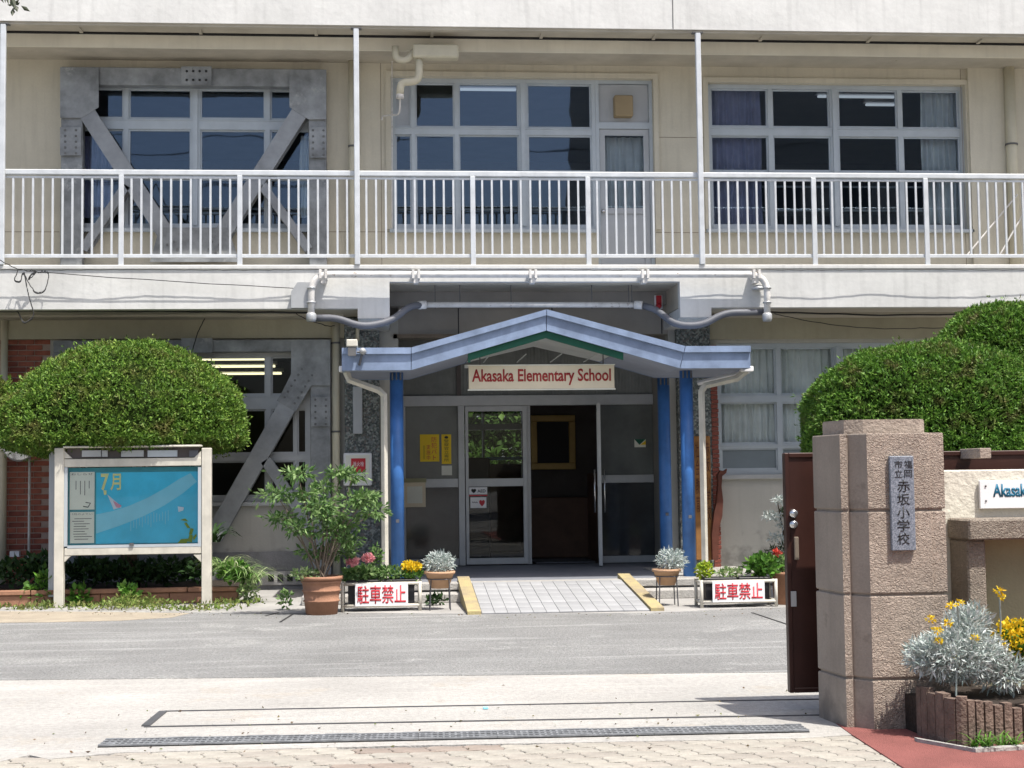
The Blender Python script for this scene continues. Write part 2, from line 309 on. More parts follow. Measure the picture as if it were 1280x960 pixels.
# ------------------------------------------------------------------ mesh builder
class MB:
    def __init__(s): s.v = []; s.f = []; s.m = []; s.sm = []; s.mi = 0; s.smooth = False
    def add(s, vs, fs):
        o = len(s.v); s.v += [tuple(v) for v in vs]
        for f in fs: s.f.append(tuple(o+i for i in f)); s.m.append(s.mi); s.sm.append(s.smooth)
        return s
    def box(s, x0, x1, y0, y1, z0, z1, b=0.0):
        if x0 > x1: x0, x1 = x1, x0
        if y0 > y1: y0, y1 = y1, y0
        if z0 > z1: z0, z1 = z1, z0
        if b <= 0 or min(x1-x0, z1-z0, y1-y0) <= 2.2*b:
            return s.add([(x, y, z) for z in (z0, z1) for x, y in ((x0, y0), (x1, y0), (x1, y1), (x0, y1))],
                  [(3, 2, 1, 0), (4, 5, 6, 7), (0, 1, 5, 4), (1, 2, 6, 5), (2, 3, 7, 6), (3, 0, 4, 7)])
        vs = []                                   # bevelled: octagon rings
        def ring(ix, z): return [(x0+ix+(b-ix if False else 0), y0+b, z)]
        rings = []
        for inset, z in ((b, z0), (0, z0+b), (0, z1-b), (b, z1)):
            a, c, e, g = x0+inset, x1-inset, y0+inset, y1-inset; k = b if inset == 0 else 0
            if k: r = [(a+k, e, z), (c-k, e, z), (c, e+k, z), (c, g-k, z), (c-k, g, z), (a+k, g, z), (a, g-k, z), (a, e+k, z)]
            else: r = [(a, e, z), (c, e, z), (c, e, z), (c, g, z), (c, g, z), (a, g, z), (a, g, z), (a, e, z)]
            rings.append(r)
        for r in rings: vs += r
        fs = [tuple(range(7, -1, -1))] if False else []
        fs.append((7, 5, 3, 1)[::1]); fs.append((24, 26, 28, 30)[::1])
        for q in range(3):
            for i in range(8):
                j = (i+1) % 8; fs.append((q*8+i, q*8+j, q*8+8+j, q*8+8+i))
        o = len(s.v)
        return s.add(vs, fs)
    def prism(s, poly, y0, y1):                    # polygon in x,z pushed along y
        n = len(poly); a = sum(poly[i][0]*poly[(i+1) % n][1]-poly[(i+1) % n][0]*poly[i][1] for i in range(n))
        if a < 0: poly = poly[::-1]
        vs = [(x, y0, z) for x, z in poly]+[(x, y1, z) for x, z in poly]
        return s.add(vs, [tuple(range(n)), tuple(range(2*n-1, n-1, -1))]+[(i, i+n, (i+1) % n+n, (i+1) % n) for i in range(n)])
    def slab(s, poly, z0, z1):                     # polygon in x,y pushed along z
        n = len(poly); a = sum(poly[i][0]*poly[(i+1) % n][1]-poly[(i+1) % n][0]*poly[i][1] for i in range(n))
        if a < 0: poly = poly[::-1]
        vs = [(x, y, z0) for x, y in poly]+[(x, y, z1) for x, y in poly]
        return s.add(vs, [tuple(range(n-1, -1, -1)), tuple(range(n, 2*n))]+[(i, (i+1) % n, (i+1) % n+n, i+n) for i in range(n)])
    def tube(s, pts, r, n=10, caps=True):
        pts = [Vector(p) for p in pts]; rr = r if isinstance(r, (list, tuple)) else [r]*len(pts)
        vs = []; prev = None
        for i, p in enumerate(pts):
            d = ((pts[min(i+1, len(pts)-1)]-p).normalized()+(p-pts[max(i-1, 0)]).normalized())
            d = d.normalized() if d.length > 1e-6 else Vector((0, 0, 1))
            if prev is None:
                a = d.cross(Vector((0, 0, 1)));  a = a if a.length > .05 else d.cross(Vector((0, 1, 0)))
            else: a = prev - d*prev.dot(d)
            a.normalize(); prev = a; b = d.cross(a)
            for k in range(n):
                t = 2*math.pi*k/n; vs.append(p+(a*math.cos(t)+b*math.sin(t))*rr[i])
        fs = [(i*n+k, i*n+(k+1) % n, (i+1)*n+(k+1) % n, (i+1)*n+k) for i in range(len(pts)-1) for k in range(n)]
        if caps: fs += [tuple(range(n-1, -1, -1)), tuple((len(pts)-1)*n+k for k in range(n))]
        sm = s.smooth; s.smooth = n >= 8; s.add(vs, fs); s.smooth = sm
        return s
    def lathe(s, prof, c, n=20, close=False):      # profile of (radius, z) about a vertical axis at c
        vs = [(c[0]+r*math.cos(2*math.pi*k/n), c[1]+r*math.sin(2*math.pi*k/n), c[2]+z) for r, z in prof for k in range(n)]
        fs = [(i*n+k, i*n+(k+1) % n, (i+1)*n+(k+1) % n, (i+1)*n+k) for i in range(len(prof)-1) for k in range(n)]
        fs.append(tuple(range(n-1, -1, -1)))
        if close: fs.append(tuple((len(prof)-1)*n+k for k in range(n)))
        sm = s.smooth; s.smooth = True; s.add(vs, fs); s.smooth = sm; return s
    def rod(s, a, b, wd, dp, yc=None):             # flat bar in the x,z plane between a and b, wd wide, from yc to yc+dp
        a = Vector((a[0], 0, a[1])); b = Vector((b[0], 0, b[1])); d = (b-a).normalized(); q = Vector((-d.z, 0, d.x))*wd/2
        return s.prism([((a+q).x, (a+q).z), ((b+q).x, (b+q).z), ((b-q).x, (b-q).z), ((a-q).x, (a-q).z)], yc, yc+dp)
    def mesh(s, name, mats):
        me = D.meshes.new(name); me.from_pydata(s.v, [], s.f)
        for q in (mats if isinstance(mats, (list, tuple)) else [mats]): me.materials.append(MATS[q])
        me.polygons.foreach_set('material_index', s.m); me.polygons.foreach_set('use_smooth', s.sm)
        me.update(); return me

def link(name, data, parent=None):
    o = D.objects.new(name, data); COL.objects.link(o)
    if parent:
        o.parent = parent
        if parent.type == 'EMPTY' and parent.get('_w', 0): o.matrix_parent_inverse = Matrix.Translation(-Vector(parent.location))
    return o
def tag(o, label=None, cat=None, group=None, kind=None):
    if label: o['label'] = label
    if cat: o['category'] = cat
    if group: o['group'] = group
    if kind: o['kind'] = kind
    return o
def thing(name, label, cat, loc, group=None, world=True):
    o = D.objects.new(name, None); o.empty_display_size = .2; COL.objects.link(o); o.location = loc
    if world: o['_w'] = 1
    return tag(o, label, cat, group)
def ob(name, mb, mats, parent=None, **k):
    return tag(link(name, mb.mesh(name, mats), parent), **k)

# ------------------------------------------------------------------ lettering
def text_mesh(s, box, y, mats, ext=.004, vertical=False, spacing=1.0, flip=False, bold=0.0):
    """flat lettering filling box=(x0,x1,z0,z1) at depth y, facing the street"""
    cu = D.curves.new('txt', 'FONT'); cu.body = '\n'.join(s) if vertical else s; cu.size = 1; cu.extrude = 0.0; cu.space_character = spacing
    cu.resolution_u = 3
    if bold: cu.offset = bold
    if vertical: cu.align_x = 'CENTER'; cu.space_line = 1.02
    o = D.objects.new('txt', cu); COL.objects.link(o)
    dg = bpy.context.evaluated_depsgraph_get(); me = D.meshes.new_from_object(o.evaluated_get(dg))
    D.objects.remove(o); D.curves.remove(cu)
    n = len(me.vertices); a = np.empty(n*3); me.vertices.foreach_get('co', a); a = a.reshape(-1, 3)
    mn, mxx = a.min(0), a.max(0); x0, x1, z0, z1 = box
    b = np.empty_like(a); b[:, 0] = x0+(a[:, 0]-mn[0])/(mxx[0]-mn[0])*(x1-x0); b[:, 2] = z0+(a[:, 1]-mn[1])/(mxx[1]-mn[1])*(z1-z0); b[:, 1] = y
    me.vertices.foreach_set('co', b.ravel()); me.materials.clear(); me.materials.append(MATS[mats])
    bm = bmesh.new(); bm.from_mesh(me)
    if ext:
        g = bmesh.ops.extrude_face_region(bm, geom=bm.faces[:]); bmesh.ops.translate(bm, vec=(0, ext, 0), verts=[e for e in g['geom'] if isinstance(e, bmesh.types.BMVert)])
    bm.to_mesh(me); bm.free(); me.update(); return me
def text(s, box, y, mats, parent, name='lettering', **k):
    return link(name, text_mesh(s, box, y, mats, **k), parent)

# ------------------------------------------------------------------ foliage
def leaves_mesh(name, P, Dr, L, Wd, mats, fold=.25, seg=1):
    """one diamond leaf (folded along its rib) at each point P along direction Dr"""
    n = len(P); Dr = Dr/np.linalg.norm(Dr, axis=1, keepdims=True)
    rv = np.random.normal(size=(n, 3)); side = np.cross(Dr, rv); side /= np.linalg.norm(side, axis=1, keepdims=True)+1e-9
    nn = np.cross(side, Dr); L = np.asarray(L).reshape(-1, 1); Wd = np.asarray(Wd).reshape(-1, 1)
    mid = P+Dr*L*.5
    V = np.empty((n, 4, 3)); V[:, 0] = P; V[:, 1] = mid+side*Wd*.5+nn*Wd*fold; V[:, 2] = P+Dr*L; V[:, 3] = mid-side*Wd*.5+nn*Wd*fold
    me = D.meshes.new(name); me.vertices.add(n*4); me.vertices.foreach_set('co', V.ravel())
    idx = np.arange(n*4).reshape(n, 4); tris = np.concatenate([idx[:, [0, 1, 2]], idx[:, [0, 2, 3]]], axis=1).ravel()
    me.loops.add(len(tris)); me.loops.foreach_set('vertex_index', tris)
    me.polygons.add(2*n); me.polygons.foreach_set('loop_start', np.arange(0, 6*n, 3)); me.polygons.foreach_set('loop_total', np.full(2*n, 3))
    me.materials.append(MATS[mats]); me.update(calc_edges=True); me.validate()
    return me
def vnoise(P, f, seed=0):
    """cheap smooth lumpiness"""
    rs = np.random.RandomState(seed); out = np.zeros(len(P))
    for i in range(7):
        k = rs.normal(size=3)*f; ph = rs.rand()*6.28; out += np.sin(P@k+ph)
    return out/3.0
def dome_points(n, c, rx, ry, rt_, rb, seed, lump=.05, pw=2.0, front=None):
    rs = np.random.RandomState(seed); u = rs.normal(size=(n, 3)); u /= np.linalg.norm(u, axis=1, keepdims=True)
    k = (np.abs(u)**pw).sum(1)**(1/pw); q = u/k[:, None]
    rz = np.where(q[:, 2] > 0, rt_, rb); P = np.stack([q[:, 0]*rx, q[:, 1]*ry, q[:, 2]*rz], 1)
    N = np.stack([u[:, 0]/rx, u[:, 1]/ry, u[:, 2]/rz], 1); N /= np.linalg.norm(N, axis=1, keepdims=True)
    P = P*(1+lump*vnoise(P, 4.2, seed)[:, None]+lump*.6*vnoise(P, 11, seed+1)[:, None]) + np.array(c)
    return P, N
def topiary(parent, c, rx, ry, rt_, rb, n, m='topiary_leaf', seed=1, size=.05, pw=2.3, name='crown'):
    P, N = dome_points(n, c, rx, ry, rt_, rb, seed, .028, pw)
    Dr = N*.55+np.random.normal(size=P.shape)*.5+np.array([0, 0, .3]); P = P-N*np.random.rand(n, 1)*.07
    st_ = np.random.rand(n) < .012; P = P+N*np.where(st_, .05+.05*np.random.rand(n), 0)[:, None]
    dead = vnoise(P, 2.6, seed+5) > 1.12; keep = ~(dead & (np.random.rand(n) < .55)); P, Dr = P[keep], Dr[keep]; n = len(P)
    P3 = np.repeat(P, 3, 0); D3 = np.repeat(Dr, 3, 0)+np.random.normal(size=(3*n, 3))*.55
    me = leaves_mesh('foliage', P3+np.random.normal(size=P3.shape)*.008, D3, size*(.6+.7*np.random.rand(3*n)), size*.36*(.7+.6*np.random.rand(3*n)), m)
    o = link(name, me, parent)
    # solid near-black core, added to block the view through the leaves
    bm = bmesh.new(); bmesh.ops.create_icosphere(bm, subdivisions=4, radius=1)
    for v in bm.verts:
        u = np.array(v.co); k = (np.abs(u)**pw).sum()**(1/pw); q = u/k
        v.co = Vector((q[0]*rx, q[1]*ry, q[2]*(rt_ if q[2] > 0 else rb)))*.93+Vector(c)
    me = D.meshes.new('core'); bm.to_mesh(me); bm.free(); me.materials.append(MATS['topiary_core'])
    link('crown_core', me, o); return o
def clump(name, parent, c, r, n, m, L, Wd, upw=.6, seed=0, flat=1.0, droop=0.0):
    rs = np.random.RandomState(seed); u = rs.normal(size=(n, 3)); u /= np.linalg.norm(u, axis=1, keepdims=True)
    rad = rs.rand(n, 1)**.45; P = u*rad*np.array(r)+np.array(c)
    Dr = u*.7+rs.normal(size=(n, 3))*.6+np.array([0, 0, upw]); Dr[:, 2] *= flat
    return link(name, leaves_mesh(name, P, Dr, L*(.6+.7*rs.rand(n)), Wd*(.7+.6*rs.rand(n)), m), parent)
def blades(name, parent, c, n, L, Wd, m, spread=.7, seed=0, rx=.05, ry=.05, seg=5, droop=1.0):
    """arching strap leaves"""
    rs = random.Random(seed); mb = MB()
    for i in range(n):
        a = rs.uniform(0, 6.283); l = L*rs.uniform(.6, 1.1); p = Vector((c[0]+rs.uniform(-rx, rx), c[1]+rs.uniform(-ry, ry), c[2]))
        d = Vector((math.cos(a)*spread, math.sin(a)*spread, rs.uniform(.6, 1.2))).normalized(); q = Vector((-math.sin(a), math.cos(a), 0))
        vs = []; 
        for k in range(seg+1):
            t = k/seg; wd = Wd*(1-t)**.6*.5+.0005; vs += [p+q*wd, p-q*wd]; p = p+d*(l/seg); d = (d+Vector((0, 0, -.36*droop))).normalized()
        mb.add(vs, [(2*k, 2*k+2, 2*k+3, 2*k+1) for k in range(seg)])
    return ob(name, mb, m, parent)

# ================================================================== THE SETTING
def sheet(name, poly, z, m, kind='structure', thick=.1):
    mb = MB(); mb.slab(poly, z-thick, z); return ob(name, mb, m, kind=kind)
g = MB(); g.add([(-150, -120, -.06), (150, -120, -.06), (150, 150, -.06), (-150, 150, -.06)], [(0, 1, 2, 3)])
ob('ground', g, 'concrete_grey', kind='structure')
ra = G(0, 850); rb = G(985, 840); y1 = 16.55
sheet('asphalt_road', [(-30, ra[1]), (ra[0], ra[1]), (rb[0], rb[1]), (30, rb[1]), (30, 16.0), G(940, 760), G(812, 766), G(600, 767), G(440, 766), G(320, 766), G(0, 764), (-30, 18.6)], 0, 'asphalt')
pa = [G(-300, 952), G(0, 951), G(37, 943), G(60, 948), G(150, 940), G(520, 931), G(1000, 922), G(1063, 918)]
sheet('concrete_apron', [(-30, pa[0][1])]+pa+[(30, pa[-1][1]), (30, rb[1]-.0), (rb[0], rb[1]), (ra[0], ra[1]), (-30, ra[1])], -.003, 'concrete')
sheet('forecourt', [(-30, 18.6), G(0, 764), G(320, 766), G(440, 766), G(600, 767), G(812, 766), G(940, 760), (30, 16.0), (30, 20.3), (-30, 20.3)], -.001, 'concrete_grey')
st = MB()
pts = [G(-40, 779), G(60, 778), G(150, 776), G(215, 772), G(238, 766.5), G(120, 765), G(-40, 764)]
st.slab(pts, -.02, .003); ob('worn_tan_strip', st, 'tan_stain', kind='structure')
# short cracks and faint white repair line in the asphalt
mk = MB()
for a, b in (((940, 766), (985, 781)), ((348, 766), (332, 770)), ((366, 768), (350, 778))):
    p, q = Vector(G(*a)), Vector(G(*b)); n_ = Vector((-(q-p).y, (q-p).x)).normalized()*.012
    mk.slab([tuple(p+n_), tuple(q+n_), tuple(q-n_), tuple(p-n_)], -.01, .004)
ob('asphalt_joint', mk, 'drain_dark', kind='structure')

# pavers in front: pieces of the pavement, wavy interlocking blocks
bed = sheet('pavement', [(-30, 2), (30, 2), (30, pa[-1][1])]+pa[::-1]+[(-30, pa[0][1])], -.03, 'paving_bed')
def paver(Lx, Ly, seed):
    rs = random.Random(seed); n = 5; wv = .014; g_ = .003; P = []
    for i in range(n): P.append((-Lx/2+g_+(Lx-2*g_)*i/n, -Ly/2+g_+wv*math.sin(2*math.pi*i/n)))
    for i in range(n): P.append((Lx/2-g_+wv*math.sin(2*math.pi*i/n), -Ly/2+g_+(Ly-2*g_)*i/n))
    for i in range(n): P.append((Lx/2-g_-(Lx-2*g_)*i/n, Ly/2-g_+wv*math.sin(2*math.pi*(1-i/n))))
    for i in range(n): P.append((-Lx/2+g_+wv*math.sin(2*math.pi*(1-i/n)), Ly/2-g_-(Ly-2*g_)*i/n))
    mb = MB(); k = len(P); vs = [(x, y, -.05) for x, y in P]+[(x, y, -.004) for x, y in P]+[(x*.955, y*.93, 0) for x, y in P]
    mb.add(vs, [(i, (i+1) % k, k+(i+1) % k, k+i) for i in range(k)]+[(k+i, k+(i+1) % k, 2*k+(i+1) % k, 2*k+i) for i in range(k)]+[tuple(range(2*k, 3*k))])
    return mb
pms = {m_: paver(.20, .145, 1).mesh('paver', m_) for m_ in ('paver_a', 'paver_b', 'paver_c')}
import bisect
def pav_limit(x):
    for (a, ya), (b, yb_) in zip(pa, pa[1:]):
        if a <= x <= b: return ya+(yb_-ya)*(x-a)/(b-a)
    return pa[0][1] if x < pa[0][0] else pa[-1][1]
cnt = 0
redl = [G(1063, 917), G(1130, 960), G(1180, 990)]
def red_x(y):
    (ax, ay), (bx, by) = redl[0], redl[2]; return ax+(bx-ax)*(y-ay)/(by-ay)
for j in range(9):
    yy = 8.20-.145*j+.05
    for i in range(-14, 20):
        xx = i*.20+(j % 2)*.10
        if xx < -2.35 or yy-.03 > pav_limit(xx) or xx-.08 > red_x(yy) or yy < 7.05: continue
        h = vnoise(np.array([[xx*1.0, yy*2.2, 0]]), 2.6, 5)[0]+random.uniform(-.12, .12)
        mk_ = 'paver_c' if h > .62 else ('paver_b' if random.random() < .35 else 'paver_a')
        o = link('paver', pms[mk_], bed); o.location = (xx, yy, -.006+random.uniform(-.0015, .0015)); o.rotation_euler = (random.uniform(-.006, .006), random.uniform(-.006, .006), random.uniform(-.01, .01)); cnt += 1
sheet('red_pavement', [redl[0], redl[1], redl[2], (G(1180, 990)[0], 2.2), (9, 2.2), (9, 8.75), (redl[0][0]+.03, 8.6)], .001, 'red_paving', thick=.02)

# ================================================================== SCHOOL BUILDING
bld = thing('school_building', 'pale two-storey school building with balcony, steel-braced windows and recessed entrance', 'building', (2, 24, 0))
def walls(mb, x0, x1, z0, z1, y0, y1, ops):
    xs = sorted({x0, x1}|{min(max(v, x0), x1) for o in ops for v in (o[0], o[1])})
    for a, b in zip(xs, xs[1:]):
        if b-a < 1e-4: continue
        segs = sorted([(max(o[2], z0), min(o[3], z1)) for o in ops if o[0] < (a+b)/2 < o[1]]); z = z0
        for s0, s1 in segs:
            if s0 > z+1e-4: mb.box(a, b, y0, y1, z, s0)
            z = max(z, s1)
        if z < z1-1e-4: mb.box(a, b, y0, y1, z, z1)
ZFL = W(640, 333, YB)[1]                    # balcony floor
ZSOF = W(640, 385, YB)[1]                   # underside of the balcony edge
ZTOP = W(640, 34, YB)[1]                    # underside of the upper slab
# openings (photo rectangles on the wall)
oW1 = rect(94, 104, 394, 286, YW); oW2 = rect(489, 97, 746, 287, YW); oD2 = rect(746, 97, 818, 330, YW); oW3 = rect(886, 105, 1208, 287, YW)
oD2 = (oW2[1], oD2[1], ZFL, oW2[3])
mb = MB(); XL, XR = -8.0, 12.0
walls(mb, XL, XR, ZFL-.25, ZTOP, YW, YW+.25, [oW1, oW2, (oD2[0], oD2[1], ZFL, oD2[3]), oW3])
ob('upper_wall', mb, 'beige_wall', bld)
mb = MB()
for (a_, b_, py_) in ((0, 74, 289), (410, 488, 289), (820, 884, 290), (1212, 1280, 290), (820, 884, 171)):
    c = rect(a_, py_, b_, py_+1, YW-.003); mb.box(c[0], c[1], YW-.003, YW, c[2], c[2]+.006)
for px in (456, 1183): x = W(px+20, 180, YW)[0]; mb.box(x, x+.006, YW-.003, YW, ZFL, ZTOP-.15)
ob('wall_joint', mb, 'stem_grey', bld, kind='stuff')
mb = MB(); c = rect(1213, 70, 1285, 330, YW-.06); mb.box(c[0], XR, YW-.07, YW-.001, ZFL, ZTOP-.15); ob('wall_pier', mb, 'beige_wall', bld)
# ground-floor wall
gL = rect(100, 440, 388, 628, YW); gR = rect(897, 428, 1178, 592, YW); gE = rect(499, 418, 838, 712, YW)
xb0, xb1 = W(10, 560, YW)[0], W(62, 560, YW)[0]
mb = MB(); zp = W(300, 690, YW)[1]
walls(mb, XL, gE[0]-.13, zp, ZSOF+.0, YW, YW+.25, [gL, (xb0-3, xb1, zp-.1, W(40, 418, YW)[1])])
mb.box(gE[0]-.13, gE[0], YW, YW+.25, 0, ZSOF)
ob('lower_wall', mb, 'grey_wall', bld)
mb = MB(); xpl = gE[1]+.13
walls(mb, xpl, XR, .2, ZSOF, YW, YW+.25, [gR]); mb.box(gE[1], xpl, YW, YW+.25, 0, ZSOF)
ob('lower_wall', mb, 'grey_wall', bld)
mb = MB(); mb.box(xb1, gE[0]-.13, YW-.03, YW+.22, -.1, zp); ob('plinth', mb, 'plinth', bld)
# vent blocks in the plinth
vb = MB(); a = rect(333, 714, 392, 731, YW-.05)
for i in range(5):
    x = a[0]+(a[1]-a[0])*(i+.5)/5; vb.box(x-.037, x+.037, YW-.06, YW-.035, a[2]+.05, a[3]-.04)
vm = MB(); vm.box(a[0]-.1, a[1]+.1, YW-.05, YW-.032, a[2], a[3]); vo = ob('vent_block', vm, 'concrete_grey', bld); ob('vent_hole', vb, 'drain_dark', vo)
# head strips in the shade of the balcony
mb = MB(); z1 = W(250, 399, YW)[1]; z0 = W(250, 424, YW)[1]
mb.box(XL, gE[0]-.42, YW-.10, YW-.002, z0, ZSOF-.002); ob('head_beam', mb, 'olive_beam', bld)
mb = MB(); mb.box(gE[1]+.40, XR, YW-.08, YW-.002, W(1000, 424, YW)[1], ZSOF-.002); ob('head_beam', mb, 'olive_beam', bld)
# upper slab + parapet, balcony slab, soffits
mb = MB(); mb.box(XL, XR, YB, YB+.16, ZTOP, ZTOP+1.6); po = ob('parapet', mb, 'white_plaster', bld)
jx = W(841, 17, YB)[0]; mb = MB(); mb.box(jx-.006, jx+.006, YB-.004, YB, ZTOP+.005, ZTOP+1.6); ob('joint', mb, 'ink_grey', po)
mb = MB(); mb.box(XL, XR, YB+.16, YW+.25, ZTOP+.012, ZTOP+.18); mb.box(XL, XR, YB+.17, YB+.20, ZTOP-.0, ZTOP+.02)
mb.box(XL, XR, YB+.03, YB+.12, ZTOP-.035, ZTOP+.0)
for px in (100, 250, 395, 540, 677, 818, 952, 1087, 1225):
    x = W(px, 40, YB+.35)[0]; mb.box(x-.02, x+.02, YB+.16, YB+.45, ZTOP-.012, ZTOP+.012)
ob('upper_soffit', mb, 'soffit', bld)
mat('beam_face_lit', (.72, .68, .56), .8, var=.08, scale=1.5, streak=.15)  # paler than the soffit: ground bounce on the beam front put into its colour
mb = MB(); mb.box(XL, XR, YB+.54, YW, ZTOP-.155, ZTOP+.011); ob('soffit_drop', mb, 'soffit', bld)
mb = MB(); mb.box(XL, XR, YB+.50, YB+.538, ZTOP-.18, ZTOP+.011); ob('beam_face_lit', mb, 'beam_face_lit', bld)
mb = MB(); mb.box(XL, XR, YB+.46, YB+.498, ZTOP-.012, ZTOP+.011); ob('soffit_shadow_line', mb, 'drain_dark', bld)  # flat near-black bar paints the shadow gap; no groove is cut here
mb = MB(); mb.box(XL, XR, YB+.2, 27.7, ZTOP+.18, ZTOP+.4); ob('roof_slab', mb, 'concrete_grey', bld)
ZC = W(640, 352, YB)[1]
xc0, xc1 = W(487, 370, YB)[0], W(850, 370, YB)[0]; xk0, xk1 = W(447, 380, YB)[0], W(889, 380, YB)[0]
ZK = W(470, 398, YB)[1]; xm0, xm1 = W(388, 380, YB)[0], W(952, 380, YB)[0]
mb = MB(); hb = ZFL-.035
mb.box(XL, xm0, YB, YB+.14, ZSOF, hb); mb.box(xm1, XR, YB, YB+.14, ZSOF, hb); mb.box(xm0, xm1, YB, YB+.14, ZC, hb)
ZH = W(470, 367, YB)[1]
for a, b, k0, k1 in ((xm0, xc0, xk0, xc0), (xc1, xm1, xc1, xk1)):
    mb.box(a, b, YB, YB+.14, ZH, ZC)
    mb.box(a, b, YB, YB+.14, ZSOF, ZH)
    mb.box(k0, k1, YB+.0, YW, ZK, ZSOF-.0)
    mb.box(k0+.004, k1-.004, YB+.18, YW, ZK-.045, ZK)
ob('balcony_edge', mb, 'white_plaster', bld)
mb = MB(); mb.box(XL, XR, YB-.02, YB+.14, hb, ZFL+.02, .008); ob('balcony_kerb', mb, 'white_plaster', bld)
mb = MB(); mb.box(XL, XR, YB+.14, YW+.25, ZFL-.12, ZFL-.02); ob('balcony_floor', mb, 'concrete_grey', bld)
mb = MB(); mb.box(XL, xc0-.001, YB+.14, YW+.25, ZSOF+.01, ZFL-.12); mb.box(xc1+.001, XR, YB+.14, YW+.25, ZSOF+.01, ZFL-.12)
mb.box(XL, xk0-.2, YW-.48, YW-.1, ZSOF-.02, ZSOF+.01); mb.box(xk1+.2, XR, YW-.48, YW-.08, ZSOF-.02, ZSOF+.01)
mb.box(xc0, xc1, YB+.14, YW+.25, ZC-.01, ZFL-.12); ob('balcony_soffit', mb, 'soffit', bld)
# porch wall over the entrance with its board joints
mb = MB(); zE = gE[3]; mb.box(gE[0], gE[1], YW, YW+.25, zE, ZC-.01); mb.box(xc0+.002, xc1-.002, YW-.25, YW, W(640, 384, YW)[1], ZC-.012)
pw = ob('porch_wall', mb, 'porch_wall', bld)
mb = MB()
for px in (573, 690, 827): x = W(px, 400, YW)[0]; mb.box(x-.007, x+.007, YW-.008, YW, zE, W(640, 385, YW)[1])
ob('panel_joint', mb, 'ink', pw)
f = MB(); r_ = rect(492, 418, 577, 470, YW-.03); f.box(r_[0], r_[1], YW-.06, YW-.0, r_[3]-.05, r_[3]); f.box(r_[0], r_[0]+.05, YW-.06, YW, zE+.01, r_[3]-.05); ob('wooden_trim', f, 'stem_grey', pw)
# recessed entrance: side walls and ceiling
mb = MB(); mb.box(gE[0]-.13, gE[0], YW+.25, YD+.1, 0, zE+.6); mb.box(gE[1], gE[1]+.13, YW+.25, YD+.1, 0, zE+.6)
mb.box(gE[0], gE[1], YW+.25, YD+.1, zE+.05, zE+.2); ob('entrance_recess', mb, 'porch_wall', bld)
# chipping-faced columns and brick edging
cL = rect(431, 402, 475, 705, YW-.12); cR = rect(857, 402, 890, 705, YW-.12)
mb = MB(); mb.box(cL[0], cL[1], YW-.14, YW-.002, 0, ZSOF, .006); ob('stone_chip_column', mb, 'chipping_stone', bld)
mb = MB(); mb.box(cR[0]-.1, cR[1], YW-.14, YW-.002, 0, ZSOF, .006); ob('stone_chip_column', mb, 'chipping_stone', bld)
eb = MB(); eb.box(cR[1]+.001, cR[1]+.085, YW-.13, YW-.002, .05, W(893, 432, YW)[1]); edge = ob('brick_edging', eb, 'mortar', bld)
bm_ = MB(); bm_.box(-.047, .047, -.012, .012, -.026, .026, .003); bmesh_ = bm_.mesh('brick', 'brick_dark')
z = .1
while z < W(893, 434, YW)[1]:
    o = link('brick', bmesh_, edge); o.location = (cR[1]+.043+random.uniform(-.006, .006), YW-.138, z); z += .062
# left brick panel built brick by brick
zt = W(36, 418, YW)[1]
bp = MB(); bp.box(XL, xb1, YW+.028, YW+.25, -.1, zt); bwall = ob('brick_panel', bp, 'mortar', bld)
bk = MB(); bk.box(-.102, .102, -.05, .05, -.030, .030, .004)
bks = [bk.mesh('brick', q) for q in ('brick_red', 'brick_dark')]
row = 0; z = .10
while z < zt-.02:
    x = xb1-.105-(row % 2)*.107
    while x > W(-30, 500, YW)[0]:
        o = link('brick', bks[int(random.random() < .3)], bwall); o.location = (x, YW+.065+random.uniform(-.003, .003), z); x -= .214
    z += .0735; row += 1
# interior: floors, partitions, back wall
mb = MB()
mb.box(XL, XR, YW+.25, 27.5, ZFL-.3, ZFL-.02); mb.box(XL, XR, 27.5, 27.7, ZFL-.3, ZTOP+.18)
mb.box(XL, XL+.2, YW+.25, 27.5, -.1, ZTOP+.18); mb.box(XR-.2, XR, YW+.25, 27.5, -.1, ZTOP+.18)
for x in (-.25, 4.15): mb.box(x-.07, x+.07, YW+.25, 27.5, ZFL, ZTOP+.18)
hx0, hx1 = gE[0]-.13, gE[1]+.15
mb.box(hx0-.15, hx0, YD+.1, 27.5, 0, ZFL-.3); mb.box(hx1, hx1+.15, YW+.25, 27.5, 0, ZFL-.3)
mb.box(XL, hx0-.15, 27.3, 27.5, 0, ZFL-.3); mb.box(hx1+.15, XR, 27.3, 27.5, 0, ZFL-.3)
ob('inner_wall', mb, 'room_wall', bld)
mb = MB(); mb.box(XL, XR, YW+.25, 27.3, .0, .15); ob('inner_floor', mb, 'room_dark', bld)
mb = MB(); mb.box(XL+.2, hx0-.15, YW+.26, 27.3, ZFL-.55, ZFL-.5); mb.box(XL+.2, XR-.2, YW+.26, 27.5, ZTOP+.08, ZTOP+.12); ob('inner_ceiling', mb, 'room_ceiling', bld)
